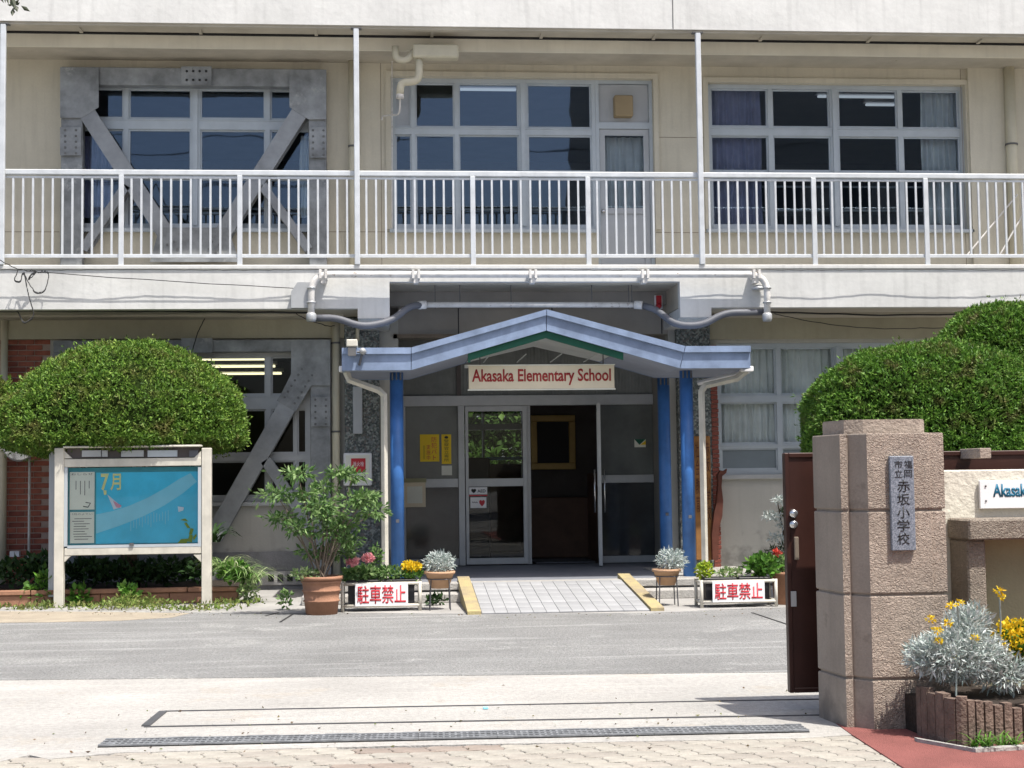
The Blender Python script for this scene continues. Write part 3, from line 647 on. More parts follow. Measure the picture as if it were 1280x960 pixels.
# entrance hall back wall with a window on to greenery
hw = rect(578, 512, 652, 602, 27.3)
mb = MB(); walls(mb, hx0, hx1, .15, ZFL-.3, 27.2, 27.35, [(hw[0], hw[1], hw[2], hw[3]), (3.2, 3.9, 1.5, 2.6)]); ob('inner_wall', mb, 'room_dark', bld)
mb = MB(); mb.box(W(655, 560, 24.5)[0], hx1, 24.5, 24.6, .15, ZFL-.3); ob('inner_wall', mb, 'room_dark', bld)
mb = MB(); xm = W(604, 540, 27.25)[0]; zm = W(610, 534, 27.25)[1]
mb.box(xm-.02, xm+.02, 27.22, 27.28, hw[2], hw[3]); mb.box(hw[0], hw[1], 27.2, 27.29, zm-.05, zm+.06); ob('window_frame', mb, 'aluminium_grey', bld)

# ------------------------------------------------------------------ windows
def pane(win, x0, x1, z0, z1, Y, m='window_glass', t=.006):
    b = MB(); b.box(x0, x1, -t/2, t/2, z0, z1); cx = (x0+x1)/2; cz = (z0+z1)/2
    b.v = [(x-cx, y, z_-cz) for x, y, z_ in b.v]
    o = ob('pane', b, m, win); o.location = (cx, Y, cz); o.rotation_euler = (random.uniform(-.006, .006), 0, random.uniform(-.006, .006)); return o
def curtain(name, px0, px1, py0, py1, Y, m, label, folds=8, amp=.035, group=None):
    x0, x1, z0, z1 = rect(px0, py0, px1, py1, Y); n = folds*8; b = MB(); b.smooth = True; rows = 6; vs = []
    rs = random.Random(int(px0)); ph = [rs.uniform(.7, 1.3) for _ in range(folds+1)]
    for j in range(rows+1):
        for i in range(n+1):
            t = i/n; k = int(t*folds); vs.append((x0+(x1-x0)*t+.012*math.sin(j*1.3+i*.5), Y+amp*ph[k]*math.sin(t*folds*2*math.pi)*(1+.25*math.sin(j)), z0+(z1-z0)*j/rows))
    b.add(vs, [(j*(n+1)+i, j*(n+1)+i+1, (j+1)*(n+1)+i+1, (j+1)*(n+1)+i) for j in range(rows) for i in range(n)])
    return ob(name, b, m, label=label, cat='curtain', group=group)

def window(op, muls, trans, label, name='window', fr='aluminium', pm='window_glass', Y=YWIN, skip=(), thick=None, yref=200, rail=True, panes_m=None):
    """muls: [(px, width px)], trans: [(py, height px)]"""
    x0, x1, z0, z1 = op; b = MB(); fwd = .05
    win = MB()
    win.box(x0+.001, x0+.055, Y-.05, Y+.06, z0+.001, z1-.001); win.box(x1-.055, x1-.001, Y-.05, Y+.06, z0+.001, z1-.001)
    win.box(x0+.055, x1-.055, Y-.052, Y+.06, z1-.06, z1-.002); win.box(x0+.055, x1-.055, Y-.06, Y+.06, z0+.001, z0+.06)
    xs = [x0+.055]; xm = []
    for p, wd in muls: x = W(p, yref, Y)[0]; xm.append((x, wd/92*.5))
    zm = []
    for p, hd in trans: z = W(600 if x0 < 4 else 1040, p, Y)[1]; zm.append((z, hd/92*.5))
    zb = sorted([(z0+.06, z0+.06)]+[(z-h, z+h) for z, h in zm]+[(z1-.06, z1-.06)])
    xb = sorted([(x0+.055, x0+.055)]+[(x-h, x+h) for x, h in xm]+[(x1-.055, x1-.055)])
    for z, h in zm: win.box(x0+.055, x1-.055, Y-.045, Y+.05, z-h, z+h); win.box(x0+.055, x1-.055, Y-.055, Y-.045, z+h-.02, z+h-.004)
    for x, h in xm:
        for (a, b2), (c, d) in zip(zb, zb[1:]): win.box(x-h, x+h, Y-.048, Y+.045, b2, c)
        if h > .045: win.box(x-h*.5, x+h*.5, Y-.075, Y-.048, z0+.06, z1-.06)
    wo = ob(name, win, fr, bld, label=label)
    sb = MB(); k = 0
    for i, ((a, b2), (c, d)) in enumerate(zip(xb, xb[1:])):
        for j, ((e, f_), (g_, h_)) in enumerate(zip(zb, zb[1:])):
            s = .022; q0, q1, r0_, r1_ = b2, c, f_, g_
            dy = .012 if (i+j) % 2 else -.006
            sb.box(q0, q0+s, Y-.02+dy, Y+.012+dy, r0_, r1_); sb.box(q1-s, q1, Y-.02+dy, Y+.012+dy, r0_, r1_)
            sb.box(q0+s, q1-s, Y-.018+dy, Y+.01+dy, r0_, r0_+s*1.4); sb.box(q0+s, q1-s, Y-.018+dy, Y+.01+dy, r1_-s, r1_)
            mm = pm
            if panes_m: mm = panes_m.get((i, j), pm)
            pane(wo, q0+s*.6, q1-s*.6, r0_+s*.6, r1_-s*.6, Y+dy*.5, mm); k += 1
    ob('sash', sb, fr, wo)
    return wo
mat('blank_panel', (.40, .43, .46), .5)
window(oW1, [(158, 6), (245, 11), (335, 6)], [(159, 13), (222, 7)], 'wide aluminium window behind the upper steel brace')
window(oW2, [(517, 5), (571, 5), (654, 11)], [(165, 9), (219, 7)], 'wide aluminium window beside the balcony door', panes_m={(0, 2): 'blank_panel'})
window(oW3, [(963, 6), (1043, 11), (1125, 6)], [(166, 11), (219, 7)], 'wide aluminium window with curtains drawn to both sides')
window(gL, [(158, 6), (245, 11), (336, 6), (370, 3)], [(501, 17), (569, 8)], 'ground floor window behind the lower steel brace', fr='aluminium_grey', yref=530, pm='board_glass')
window(gR, [(973, 6), (1048, 11), (1120, 6)], [(498, 9), (557, 5)], 'ground floor window with drawn grey curtains', fr='aluminium', yref=520, pm='board_glass', panes_m={(i, 0): 'frosted_grey' for i in range(4)})
# surrounds and sills
def surround(op, name='window_surround', bottom=True, m='beige_wall', wd=.07, pr=.035):
    x0, x1, z0, z1 = op; b = MB(); b.box(x0-wd, x1+wd, YW-pr, YW-.001, z1, z1+wd); b.box(x0-wd, x0, YW-pr, YW-.001, z0, z1); b.box(x1, x1+wd, YW-pr, YW-.001, z0, z1)
    ob(name, b, m, bld)
    if bottom: s = MB(); s.box(x0-.06, x1+.06, YW-.07, YWIN-.06, z0-.05, z0, .006); ob('window_sill', s, 'aluminium', bld)
surround((oW2[0], oD2[1], oW2[2], oW2[3]), bottom=False); surround(oW3); s = MB(); s.box(oW2[0]-.03, oW2[1]-.005, YW-.07, YWIN-.06, oW2[2]-.05, oW2[2], .006); ob('window_sill', s, 'aluminium', bld)
s = MB(); s.box(oW1[0], oW1[1], YW-.07, YWIN-.06, oW1[2]-.05, oW1[2]); ob('window_sill', s, 'aluminium', bld)
for op in (gL, gR): s = MB(); s.box(op[0]-.03, op[1]+.03, YW-.06, YWIN-.06, op[2]-.06, op[2], .006); ob('window_sill', s, 'aluminium_grey', bld)
# inside guard bars seen low in the upper windows
for op, ps in ((oW1, (262, 268)), (oW2, (262,)), (oW3, (232, 262))):
    b = MB()
    for p in ps: z = W(640, p, YWIN+.2)[1]; b.tube([(op[0], YWIN+.2, z), (op[1], YWIN+.2, z)], .016, 6)
    ob('guard_bar', b, 'aluminium', bld)
# balcony door
do = MB(); x0, x1, z0, z1 = oD2; zt_ = W(780, 162, YWIN)[1]
do.box(x0+.001, x0+.05, YWIN-.05, YWIN+.05, z0, z1); do.box(x1-.05, x1-.001, YWIN-.05, YWIN+.05, z0, z1); do.box(x0+.05, x1-.05, YWIN-.05, YWIN+.05, zt_, zt_+.09); do.box(x0+.05, x1-.05, YWIN-.05, YWIN+.05, z1-.05, z1-.001)
dr = ob('balcony_door', do, 'aluminium', bld)
b = MB(); b.box(x0+.055, x1-.055, YWIN-.01, YWIN+.01, zt_+.09, z1-.055); ob('top_panel', b, 'panel_grey', dr)
zg = W(780, 264, YWIN)[1]; b = MB(); b.box(x0+.055, x0+.13, YWIN-.03, YWIN+.02, z0+.02, zt_-.005); b.box(x1-.13, x1-.055, YWIN-.03, YWIN+.02, z0+.02, zt_-.005)
b.box(x0+.13, x1-.13, YWIN-.03, YWIN+.02, zt_-.09, zt_-.005); b.box(x0+.13, x1-.13, YWIN-.03, YWIN+.02, zg-.04, zg+.04); b.box(x0+.13, x1-.13, YWIN-.012, YWIN+.01, z0+.02, zg-.04)
ob('door_leaf', b, 'panel_grey', dr); pane(dr, x0+.12, x1-.12, zg+.03, zt_-.08, YWIN)
b = MB(); b.lathe([(.028, 0), (.028, .03), (.012, .05)], (x0+.09, YWIN-.05, zg-.03), 10, True); ob('handle', b, 'chrome', dr)
v = rect(767, 121, 790, 147, YWIN-.06); b = MB(); b.box(v[0], v[1], YWIN-.16, YWIN-.012, v[2], v[3], .012)
vt = ob('vent_hood', b, 'vent_beige', label='small square tan vent hood above the balcony door', cat='vent')

# curtains
curtain('curtain', 889, 952, 108, 280, YWIN+.14, 'curtain_blue', 'dark blue curtain gathered at the left of the right upper window', 7)
curtain('curtain', 1152, 1208, 108, 280, YWIN+.14, 'curtain_pale', 'pale grey curtain at the right end of the right upper window', 8)
curtain('curtain', 752, 812, 172, 262, YWIN+.18, 'curtain_pale', 'pale curtain behind the balcony door glass', 6, .02)
curtain('curtain', 100, 142, 170, 272, YWIN+.14, 'curtain_blue', 'blue grey curtain at the left of the braced upper window', 5)
curtain('curtain', 375, 394, 170, 272, YWIN+.14, 'curtain_pale', 'narrow pale curtain at the right of the braced upper window', 4)
curtain('curtain', 899, 1046, 432, 590, YWIN+.12, 'curtain_grey', 'drawn grey curtain in the ground floor window beside the entrance', 17, .03)
curtain('curtain', 1050, 1176, 432, 590, YWIN+.12, 'curtain_grey', 'drawn grey curtain in the ground floor window behind the topiary', 14, .03)
# ceiling lights inside
def tube_light(px0, px1, py, z, m, label):
    Y = (z-CZ)*0
    d = ray((px0+px1)/2, py); t = (z-CZ)/d.z; Y = t*d.y
    x0, x1 = W(px0, py, Y)[0], W(px1, py, Y)[0]
    r = thing('ceiling_light', label, 'lamp', ((x0+x1)/2, Y, z))
    b = MB(); b.box(x0-.03, x1+.03, Y-.06, Y+.06, z+.03, z+.08); ob('housing', b, 'sign_white', r)
    b = MB(); b.box(x0, x1, Y-.02, Y+.02, z-.018, z+.018, .006); ob('tube', b, m, r)
tube_light(250, 334, 449, 3.22, 'tube_light', 'front lit tube light seen through the braced ground floor window')
tube_light(262, 344, 458, 3.22, 'tube_light', 'middle lit tube light seen through the braced ground floor window')
tube_light(275, 352, 467, 3.22, 'tube_light', 'rear lit tube light seen through the braced ground floor window')
tube_light(575, 645, 112, ZTOP-.15, 'tube_light_dim', 'tube light seen at the top of the window beside the balcony door')
tube_light(1022, 1118, 121, ZTOP-.15, 'tube_light_dim', 'long tube light seen in the right upper window')
tube_light(1082, 1118, 131, ZTOP-.15, 'tube_light_dim', 'short rear tube light seen in the right upper window')

# ------------------------------------------------------------------ steel braces
def brace(P, plates, Y, label, grp='steel earthquake braces over windows'):
    root = thing('steel_brace', label, 'brace', (P['c'][0], Y, P['c'][1]), grp)
    b = MB()
    for r_ in P['frame']: b.box(r_[0], r_[1], Y, Y+.16, r_[2], r_[3], .006)
    ob('frame', b, 'brace_steel', root)
    for a, c, wd in P['diag']:
        b = MB(); b.rod(a, c, wd, .02, Y-.03); b.rod(a, c, wd*.25, .16, Y-.01); b.rod(a, c, wd, .02, Y+.15)
        ob('diagonal', b, 'brace_steel_dark', root)
    for pl, holes in plates:
        yo = .0015*plates.index((pl, holes)); b = MB(); b.prism(pl, Y-.038-yo, Y-.0305-yo); po_ = ob('gusset_plate', b, 'brace_steel', root)
        b = MB()
        for (x, z) in holes: b.lathe([(.014, 0), (.014, .01), (.006, .016)], (0, 0, 0), 6, True) if False else b.add([(x+.015*math.cos(k*math.pi/3), Y-.038-yo-.010, z+.015*math.sin(k*math.pi/3)) for k in range(6)]+[(x+.017*math.cos(k*math.pi/3), Y-.037-yo, z+.017*math.sin(k*math.pi/3)) for k in range(6)], [tuple(range(6))]+[(k, k+6, (k+1) % 6+6, (k+1) % 6) for k in range(6)])
        if holes: ob('bolt', b, 'bolt_steel', po_, kind='stuff')
    return root
def bolts(a, b, n, off):
    a, b = Vector(a), Vector(b); d = (b-a); q = Vector((-d.y, d.x)).normalized()*off
    return [tuple(a+d*(i+.5)/n+q*s) for i in range(n) for s in (-1, 1)]
YF = 19.92
def bx(a, b, c, d): return rect(a, b, c, d, YF)
def pt(a, b): return W(a, b, YF)
def band(a, b, wd):                                      # splice plate along a diagonal
    a, b = Vector(a), Vector(b); d = (b-a).normalized(); q = Vector((-d.y, d.x))*wd/2
    return [tuple(a+q), tuple(b+q), tuple(b-q), tuple(a-q)]
zt_, zb_ = pt(240, 85)[1], ZFL-.02
xl, xr = pt(76, 200)[0], pt(408, 200)[0]; xl2, xr2 = pt(103, 200)[0], pt(386, 200)[0]; zbm = pt(240, 107)[1]
P = dict(c=(pt(240, 200)[0], ZFL), frame=[(xl, xr, zbm, zt_), (xl, xl2, zb_, zbm), (xr2, xr, zb_, zbm), (xl2, xr2, zb_, zb_+.13)],
         diag=[(pt(100, 128), pt(224, 318), .22), (pt(383, 128), pt(262, 318), .22), (pt(158, 232), pt(104, 312), .12), (pt(328, 232), pt(386, 312), .12)])
gl = [pt(76, 85), pt(124, 85), pt(124, 135), pt(103, 148), pt(76, 148)]; gr = [pt(408, 88), pt(362, 88), pt(362, 135), pt(386, 150), pt(408, 150)]
cp = [pt(227, 84), pt(265, 84), pt(265, 107), pt(227, 107)]
sp1 = band(pt(97, 123), pt(124, 165), .25); sp2 = band(pt(386, 123), pt(359, 165), .25)
c1 = [pt(76, 160), pt(102, 160), pt(102, 195), pt(76, 195)]; c2 = [pt(387, 160), pt(408, 160), pt(408, 198), pt(387, 198)]
ft = [pt(200, 285), pt(285, 285), pt(300, 328), pt(188, 328)]
brace(P, [(gl, []), (gr, []), (cp, bolts(pt(230, 90), pt(262, 90), 4, .0)+bolts(pt(230, 101), pt(262, 101), 4, .0)), (ft, bolts(pt(212, 300), pt(220, 318), 2, .05)+bolts(pt(272, 300), pt(264, 318), 2, .05)),
          (c1, bolts(pt(89, 160), pt(89, 196), 5, .07)), (c2, bolts(pt(398, 160), pt(398, 198), 5, .07))], YF,
      'upper grey steel brace framing the left balcony window')
YF0 = YF; YF = 19.93
zt_, zbm = pt(240, 425)[1], pt(240, 440)[1]; xl, xl2, xr2, xr = pt(66, 500)[0], pt(96, 500)[0], pt(388, 520)[0], pt(413, 520)[0]
P = dict(c=(pt(240, 600)[0], 0), frame=[(xl, xr, zbm, zt_), (xl, xl2, .02, zbm), (xr2, xr, .02, zbm)],
         diag=[(pt(385, 462), pt(266, 672), .235), (pt(96, 462), pt(222, 672), .235), (pt(332, 575), pt(392, 665), .14)])
gr = [pt(413, 425), pt(364, 425), pt(364, 468), pt(352, 492), pt(370, 502), pt(388, 482), pt(413, 482)]
sp = band(pt(388, 458), pt(358, 508), .29)
brace(P, [(gr, []), ([(x+.0, z) for x, z in sp], bolts(pt(386, 462), pt(360, 504), 6, .08)), ([pt(389, 496), pt(413, 496), pt(413, 533), pt(389, 533)], bolts(pt(401, 496), pt(401, 534), 5, .07)),
          ([pt(227, 423), pt(266, 423), pt(266, 441), pt(227, 441)], [])], YF,
      'lower grey steel brace beside the entrance behind the rounded bush')

# ------------------------------------------------------------------ balcony railing
YR = YB+.06
rl = thing('balcony_railing', 'long white metal railing with thin uprights along the upper balcony', 'railing', (2, YR, ZFL))
ztr = W(640, 218, YR)[1]; zbr = W(640, 320, YR)[1]
b = MB(); b.box(XL, XR, YR-.03, YR+.03, ztr-.035, ztr+.035, .01); ob('handrail', b, 'rail_white', rl)
b = MB(); b.box(XL, XR, YR-.015, YR+.015, zbr-.022, zbr+.022, .004); ob('bottom_rail', b, 'rail_white', rl)
b = MB(); b.box(XL, XR, YR-.012, YR+.012, ztr-.075, ztr-.05); ob('under_rail', b, 'rail_white', rl)
posts = [-142, 4, 152, 300, 446, 591, 735, 875, 1017, 1157, 1290]
px_ = [W(p, 270, YR)[0] for p in posts]
b = MB(); b.box(-.032, .032, -.04, -.012, ZFL+.02, ztr-.035, .004); pm_ = b.mesh('post', 'rail_white')
b = MB(); b.box(-.0125, .0125, -.011, .011, zbr+.022, ztr-.075); bl_ = b.mesh('baluster', 'rail_white')
for i, x in enumerate(px_):
    if posts[i] not in (4, 446, 875): o = link('post', pm_, rl); o.location = (x, YR, 0)
for a, c in zip(px_, px_[1:]):
    n = 12
    for k in range(1, n):
        o = link('baluster', bl_, rl); o.location = (a+(c-a)*k/n, YR, 0)
for p, lb in ((4, 'tall white pole at the left edge of the balcony'), (446, 'tall white pole left of the grey vent duct on the balcony'), (874, 'tall white pole right of the balcony door')):
    x = W(p, 180, YR-.03)[0]; r_ = thing('balcony_pole', lb, 'pole', (x, YR-.03, ZFL), 'tall poles carrying the upper slab edge')
    b = MB(); b.box(x-.035, x+.035, YR-.10, YR-.041, ZFL+.02, ZTOP-.05, .008); ob('pole', b, 'rail_white', r_)
    b = MB(); b.box(x-.07, x+.07, YR-.10, YR-.0, ZTOP-.05, ZTOP-.036); ob('top_plate', b, 'ink_grey', r_)

# ------------------------------------------------------------------ pipes
def pipe(name, pts, r, m, label, cat='pipe', clamps=(), n=12, group=None, extra=None):
    root = thing(name, label, cat, pts[0], group); b = MB(); b.tube(pts, r, n); ob('pipe', b, m, root)
    for c in clamps:
        b = MB(); b.lathe([(r*1.18, -.012), (r*1.18, .012)], c, 12, True); ob('clamp', b, 'ink_grey', root)
    return root
x = W(441, 200, YW-.1)[0]; pipe('drainpipe', [(x, YW-.1, ZFL), (x, YW-.1, ZTOP-.03)], .055, 'pipe_beige', 'beige drainpipe behind the tall pole left of the vent duct', clamps=[(x, YW-.1, W(441, 185, YW)[1]), (x, YW-.1, W(441, 75, YW)[1])])
x = W(1265, 200, YW-.12)[0]; pipe('drainpipe', [(x, YW-.12, ZFL), (x, YW-.12, ZTOP-.03)], .075, 'pipe_beige', 'thick cream drainpipe at the right end of the balcony', clamps=[(x, YW-.12, W(1265, 183, YW)[1]), (x, YW-.12, W(1265, 78, YW)[1])])
x = W(420, 560, YW-.14)[0]; pipe('drainpipe', [(x, YW-.14, 0.0), (x, YW-.14, ZSOF-.02)], .052, 'pipe_beige', 'tan drainpipe between the lower steel brace and the stone chip column', clamps=[(x, YW-.14, W(420, 540, YW)[1]), (x, YW-.14, W(420, 430, YW)[1]), (x, YW-.14, W(420, 660, YW)[1])])
x = W(5, 480, YW-.1)[0]; pipe('drainpipe', [(x, YW-.1, 0), (x, YW-.1, ZSOF-.02)], .05, 'pipe_beige', 'pale drainpipe at the left edge beside the dark brick panel')
x = W(447, 420, YW-.2)[0]; pipe('short_pipe', [(x, YW-.2, W(447, 428, YW)[1]), (x, YW-.2, ZSOF-.05)], .025, 'pipe_beige', 'short cream pipe above the left end of the blue canopy')
b = MB(); r_ = rect(441, 483, 453, 542, YW-.2); b.box(r_[0], r_[1], YW-.20, YW-.141, r_[2], r_[3], .008); ob('cable_cover', b, 'panel_grey', label='flat grey cable cover on the left stone chip column', cat='cover')
# diagonal thin pipes at the right end of the balcony
for a, c, lb in (((1208, 320), (1272, 243), 'longer thin pipe slanting behind the railing at its right end'), ((1248, 322), (1282, 262), 'shorter thin pipe slanting behind the railing at the right edge')):
    A = W(a[0], a[1], YW-.35); B = W(c[0], c[1], YW-.35); pipe('slanting_pipe', [(A[0], YW-.35, A[1]), (B[0], YW-.35, B[1])], .012, 'pipe_white', lb, n=6)
# duct with bends
YQ = YB+.37
dk = thing('vent_duct', 'cream vent duct with elbow bends above the upper middle window', 'duct', (W(540, 60, YQ)[0], YQ, ZTOP))
b = MB(); r_ = rect(516, 57, 573, 74, YQ); b.box(r_[0], r_[1], YQ-.1, YQ+.1, r_[2], r_[3], .02); ob('duct_box', b, 'pipe_beige', dk)
def P3(px, py, Y): a = W(px, py, Y); return (a[0], Y, a[1])
def arc(pts, n=5):                                       # rounded polyline
    pts = [Vector(p) for p in pts]; out = [pts[0]]
    for a, b_, c in zip(pts, pts[1:], pts[2:]):
        l = min((b_-a).length, (c-b_).length)*.45; p0 = b_+(a-b_).normalized()*l; p1 = b_+(c-b_).normalized()*l
        for i in range(n+1): t = i/n; out.append(p0*(1-t)**2+b_*2*t*(1-t)+p1*t*t)
    out.append(pts[-1]); return out
b = MB(); b.tube(arc([P3(524, 73, YQ), P3(524, 102, YQ), P3(501, 103, YQ), P3(500, 118, YQ)]), .05, 12); b.tube(arc([P3(518, 64, YQ), P3(508, 76, YQ), P3(495, 74, YQ), P3(494, 58, YQ)]), .045, 12); ob('bent_pipe', b, 'pipe_beige', dk)
b = MB(); b.lathe([(.055, 0), (.05, .05), (.03, .08)], P3(500, 123, YQ), 12, True); b.tube(arc([P3(500, 118, YQ), P3(500, 143, YQ+.1), P3(478, 145, YW-.1), P3(477, 150, YW-.1)]), .012, 6); b.tube([P3(490, 62, YW-.1), P3(490, 285, YW-.1)], .008, 6); ob('thin_pipe', b, 'pipe_white', dk)
# white pipe across the balcony edge with elbows, grey hose, white tube in the porch
YP = YB-.15
pp = thing('water_pipe', 'weathered white pipe running along the balcony edge with drops at both ends', 'pipe', P3(670, 343, YP))
b = MB(); b.tube(arc([P3(389, 398, YP), P3(389, 343, YP), P3(959, 343, YP), P3(959, 397, YP)], 6), .043, 14); ob('pipe', b, 'pipe_white', pp)
for px, py in ((404, 343), (520, 343), (666, 343), (806, 343), (945, 343)):
    c = P3(px, py, YP); b = MB(); b.box(c[0]-.05, c[0]-.02, YP-.055, YB, c[2]-.055, c[2]+.06); b.box(c[0]+.02, c[0]+.05, YP-.055, YB, c[2]-.055, c[2]+.06); b.box(c[0]-.03, c[0]+.03, YP-.02, YB, c[2]-.11, c[2]-.04); ob('bracket', b, 'pipe_white', pp)
for px in (389, 959):
    for py in (360, 378):
        c = P3(px, py, YP); b = MB(); b.lathe([(.056, -.012), (.056, .012)], c, 12, True); ob('collar', b, 'aluminium_grey', pp)
    c = P3(px, 396, YP); b = MB(); b.lathe([(.055, -.06), (.065, -.03), (.065, .03), (.05, .05)], c, 12, True); ob('cap', b, 'aluminium_grey', pp)
hp = thing('grey_hose', 'dark grey flexible hose sagging on the left of the porch pipe', 'hose', P3(450, 400, YP+.05))
b = MB(); b.tube(arc([P3(390, 398, YP+.1), P3(420, 397, YP+.1), P3(452, 409, YP+.05), P3(488, 402, YP+.15), P3(512, 383, YP+.3), P3(528, 381, YP+.4)], 5), .045, 12); ob('hose', b, 'conduit_grey', hp)
b = MB(); b.tube([P3(523, 381.5, YP+.385), P3(532, 381, YP+.42)], .055, 12); ob('connector', b, 'pipe_white', hp)
hp = thing('grey_hose', 'dark grey flexible hose sagging on the right of the porch pipe', 'hose', P3(880, 400, YP+.05))
b = MB(); b.tube(arc([P3(804, 382, YP+.4), P3(820, 387, YP+.35), P3(845, 407, YP+.1), P3(878, 407, YP+.05), P3(905, 391, YP+.1), P3(958, 390, YP+.1)], 5), .045, 12); ob('hose', b, 'conduit_grey', hp)
b = MB(); b.tube([P3(793, 381, YP+.42), P3(803, 381.5, YP+.39)], .055, 12); ob('connector', b, 'pipe_white', hp)
wp = thing('porch_pipe', 'straight white pipe hung on thin rods under the porch ceiling', 'pipe', P3(660, 381, YP+.42))
b = MB(); b.tube([P3(532, 381, YP+.42), P3(793, 381, YP+.42)], .036, 12); ob('pipe', b, 'pipe_white', wp)
for px in (544, 639, 575, 740, 786, 790):
    b = MB(); a = P3(px, 386, YP+.42); b.tube([a, (a[0], a[1], ZC)], .006, 6); ob('hanger', b, 'ink_grey', wp)
# hood box left of the corbel, small dish right
b = MB(); c = rect(364, 353, 388, 385, YB-.1); b.prism([(c[0], c[2]), (c[1], c[2]), (c[1], c[3]), (c[0]+.08, c[3]), (c[0], c[3]-.12)], YB-.12, YB-.002)
ob('hood_box', b, 'aluminium_grey', label='grey metal hood box on the balcony edge at the left pipe drop', cat='box')
b = MB(); b.lathe([(.10, .0), (.09, .03), (.03, .06)], P3(948, 362, YB-.09), 14, True); ob('dish_lamp', b, 'aluminium_grey', label='small grey dish lamp at the right pipe drop', cat='lamp')
al = thing('alarm_lamp', 'small red alarm lamp on the porch wall right of the white pipe', 'lamp', P3(823, 378, YW-.2))
c = rect(818, 369, 828, 386, YW-.26); b = MB(); b.box(c[0], c[1], YW-.275, YW-.252, c[2], c[3], .004); ob('base', b, 'sign_white', al)
b = MB(); b.tube([((c[0]+c[1])/2, YW-.28, c[2]+.04), ((c[0]+c[1])/2, YW-.35, c[2]+.04)], [.045, .025], 12); b.box(c[0]+.02, c[1]-.02, YW-.31, YW-.276, c[2]+.06, c[3]-.01); ob('lens', b, 'red_paint', al)

# wires on the balcony edge and under it
def wire(pts, r, label, sag=.02, m='cable_black', cat='cable', name='cable'):
    out = []
    for a, c in zip(pts, pts[1:]):
        a, c = Vector(a), Vector(c)
        for i in range(8): t = i/8; out.append(a.lerp(c, t)-Vector((0, 0, sag*4*t*(1-t)+.004*math.sin(i*2.1+a.x*5))))
    out.append(Vector(pts[-1])); b = MB(); b.tube(out, r, 5); return ob(name, b, m, label=label, cat=cat)
Yc = YB-.12
wire([P3(-5+i*65, 337.2+.5*math.sin(i*1.7), Yc+.010*math.sin(i*2.3)) for i in range(21)], .0048, 'long black cable stretched along the top of the balcony edge', .0)
wire([P3(-5, 322, Yc-.4), P3(22, 336, Yc), P3(60, 341, Yc), P3(380, 361, YB-.05)], .0055, 'black cable dropping in at the left edge and running down the fascia', .01)
wire(arc([P3(30, 340, Yc), P3(36, 372, Yc), P3(44, 396, Yc), P3(30, 406, Yc), P3(20, 386, YB+.2)]), .008, 'black cable looping under the balcony edge at the far left', -.01)
wire(arc([P3(22, 338, Yc), P3(17, 350, Yc), P3(26, 352, Yc), P3(28, 338, Yc), P3(44, 366, Yc), P3(56, 364, Yc), P3(63, 337, Yc), P3(40, 340, Yc), P3(34, 350, Yc), P3(48, 337, Yc), P3(30, 337, Yc)]), .006, 'tangle of thin black cable at the far left of the balcony edge')
wire([P3(-10, 389, YB+.3), P3(200, 389, YB+.3), P3(384, 391, YB+.3)], .014, 'thick dark cable under the left part of the balcony', .0)
wire([P3(960, 390, YB+.3), P3(1100, 394, YB+.3), P3(1290, 392, YB+.3)], .012, 'thick dark cable under the right part of the balcony', .0)
wire([P3(370, 392, YB+.35), P3(400, 404, YB+.5), P3(418, 407, YW-.2)], .006, 'thin cable sagging to the tan drainpipe', .02)
wire([P3(256, 398, YB+.4), P3(247, 416, YB+.6), P3(240, 440, YW-.2)], .007, 'thin rod cable hanging in front of the lower steel brace', .0)
wire([P3(968, 392, YB+.35), P3(1060, 408, YB+.5), P3(1150, 410, YW-.2), P3(1280, 404, YW-.2)], .006, 'thin cable sagging under the balcony right of the canopy', .02)

# ================================================================== CANOPY
YC0, YC1 = 17.75, 19.45
cn = thing('entrance_canopy', 'pale blue gabled metal canopy on blue columns over the entrance', 'canopy', P3(683, 460, YC0))
o_ = [(427, 433), (514, 435), (683, 387), (856, 433), (938, 434)]; i_ = [(427, 464), (514, 465), (683, 413), (850, 459), (938, 458)]
O = [W(*p, YC0) for p in o_]; I = [W(*p, YC0) for p in i_]
zl = (O[0][1]+O[4][1]+O[1][1]+O[3][1])/4; zi = (I[0][1]+I[1][1]+I[3][1]+I[4][1])/4
O = [(O[0][0], zl), (O[1][0], zl), O[2], (O[3][0], zl), (O[4][0], zl)]; I = [(O[0][0], zi), (I[1][0], zi), I[2], (I[3][0], zi), (O[4][0], zi)]
cx = O[2][0]; cy0 = YC0+.04
def strip(mb, A, B, y0, y1):
    for k in range(len(A)-1): mb.prism([B[k], B[k+1], A[k+1], A[k]], y0, y1)
segs = [(0, 1), (1, 2), (2, 3), (3, 4)]
for k in range(4):
    b = MB(); e = .004; A0 = Vector(O[k]); A1 = Vector(O[k+1]); B0 = Vector(I[k]); B1 = Vector(I[k+1]); dd = (A1-A0).normalized()*e
    b.prism([tuple(B0+dd), tuple(B1-dd), tuple(A1-dd), tuple(A0+dd)], YC0, YC0+.04); fp = ob('fascia_panel', b, 'canopy_blue', cn)
    b = MB(); s1 = (B0-A0)*.28; s1b = (B1-A1)*.28
    b.prism([tuple(A0+s1+dd), tuple(A1+s1b-dd), tuple(A1-dd), tuple(A0+dd)], YC0-.035, YC0-.001); ob('drip_edge', b, 'canopy_blue', fp)
mb = MB()                                                        # roof sheet and underside
T = [(x, z-.01) for x, z in O]; B2 = [(x, z-.06) for x, z in O]
strip(mb, T, B2, YC0+.041, YC1); ob('roof_sheet', mb, 'canopy_blue', cn)
mb = MB()
S0 = [(x, z+.04) for x, z in I]; S1 = [(x, z+.005) for x, z in I]
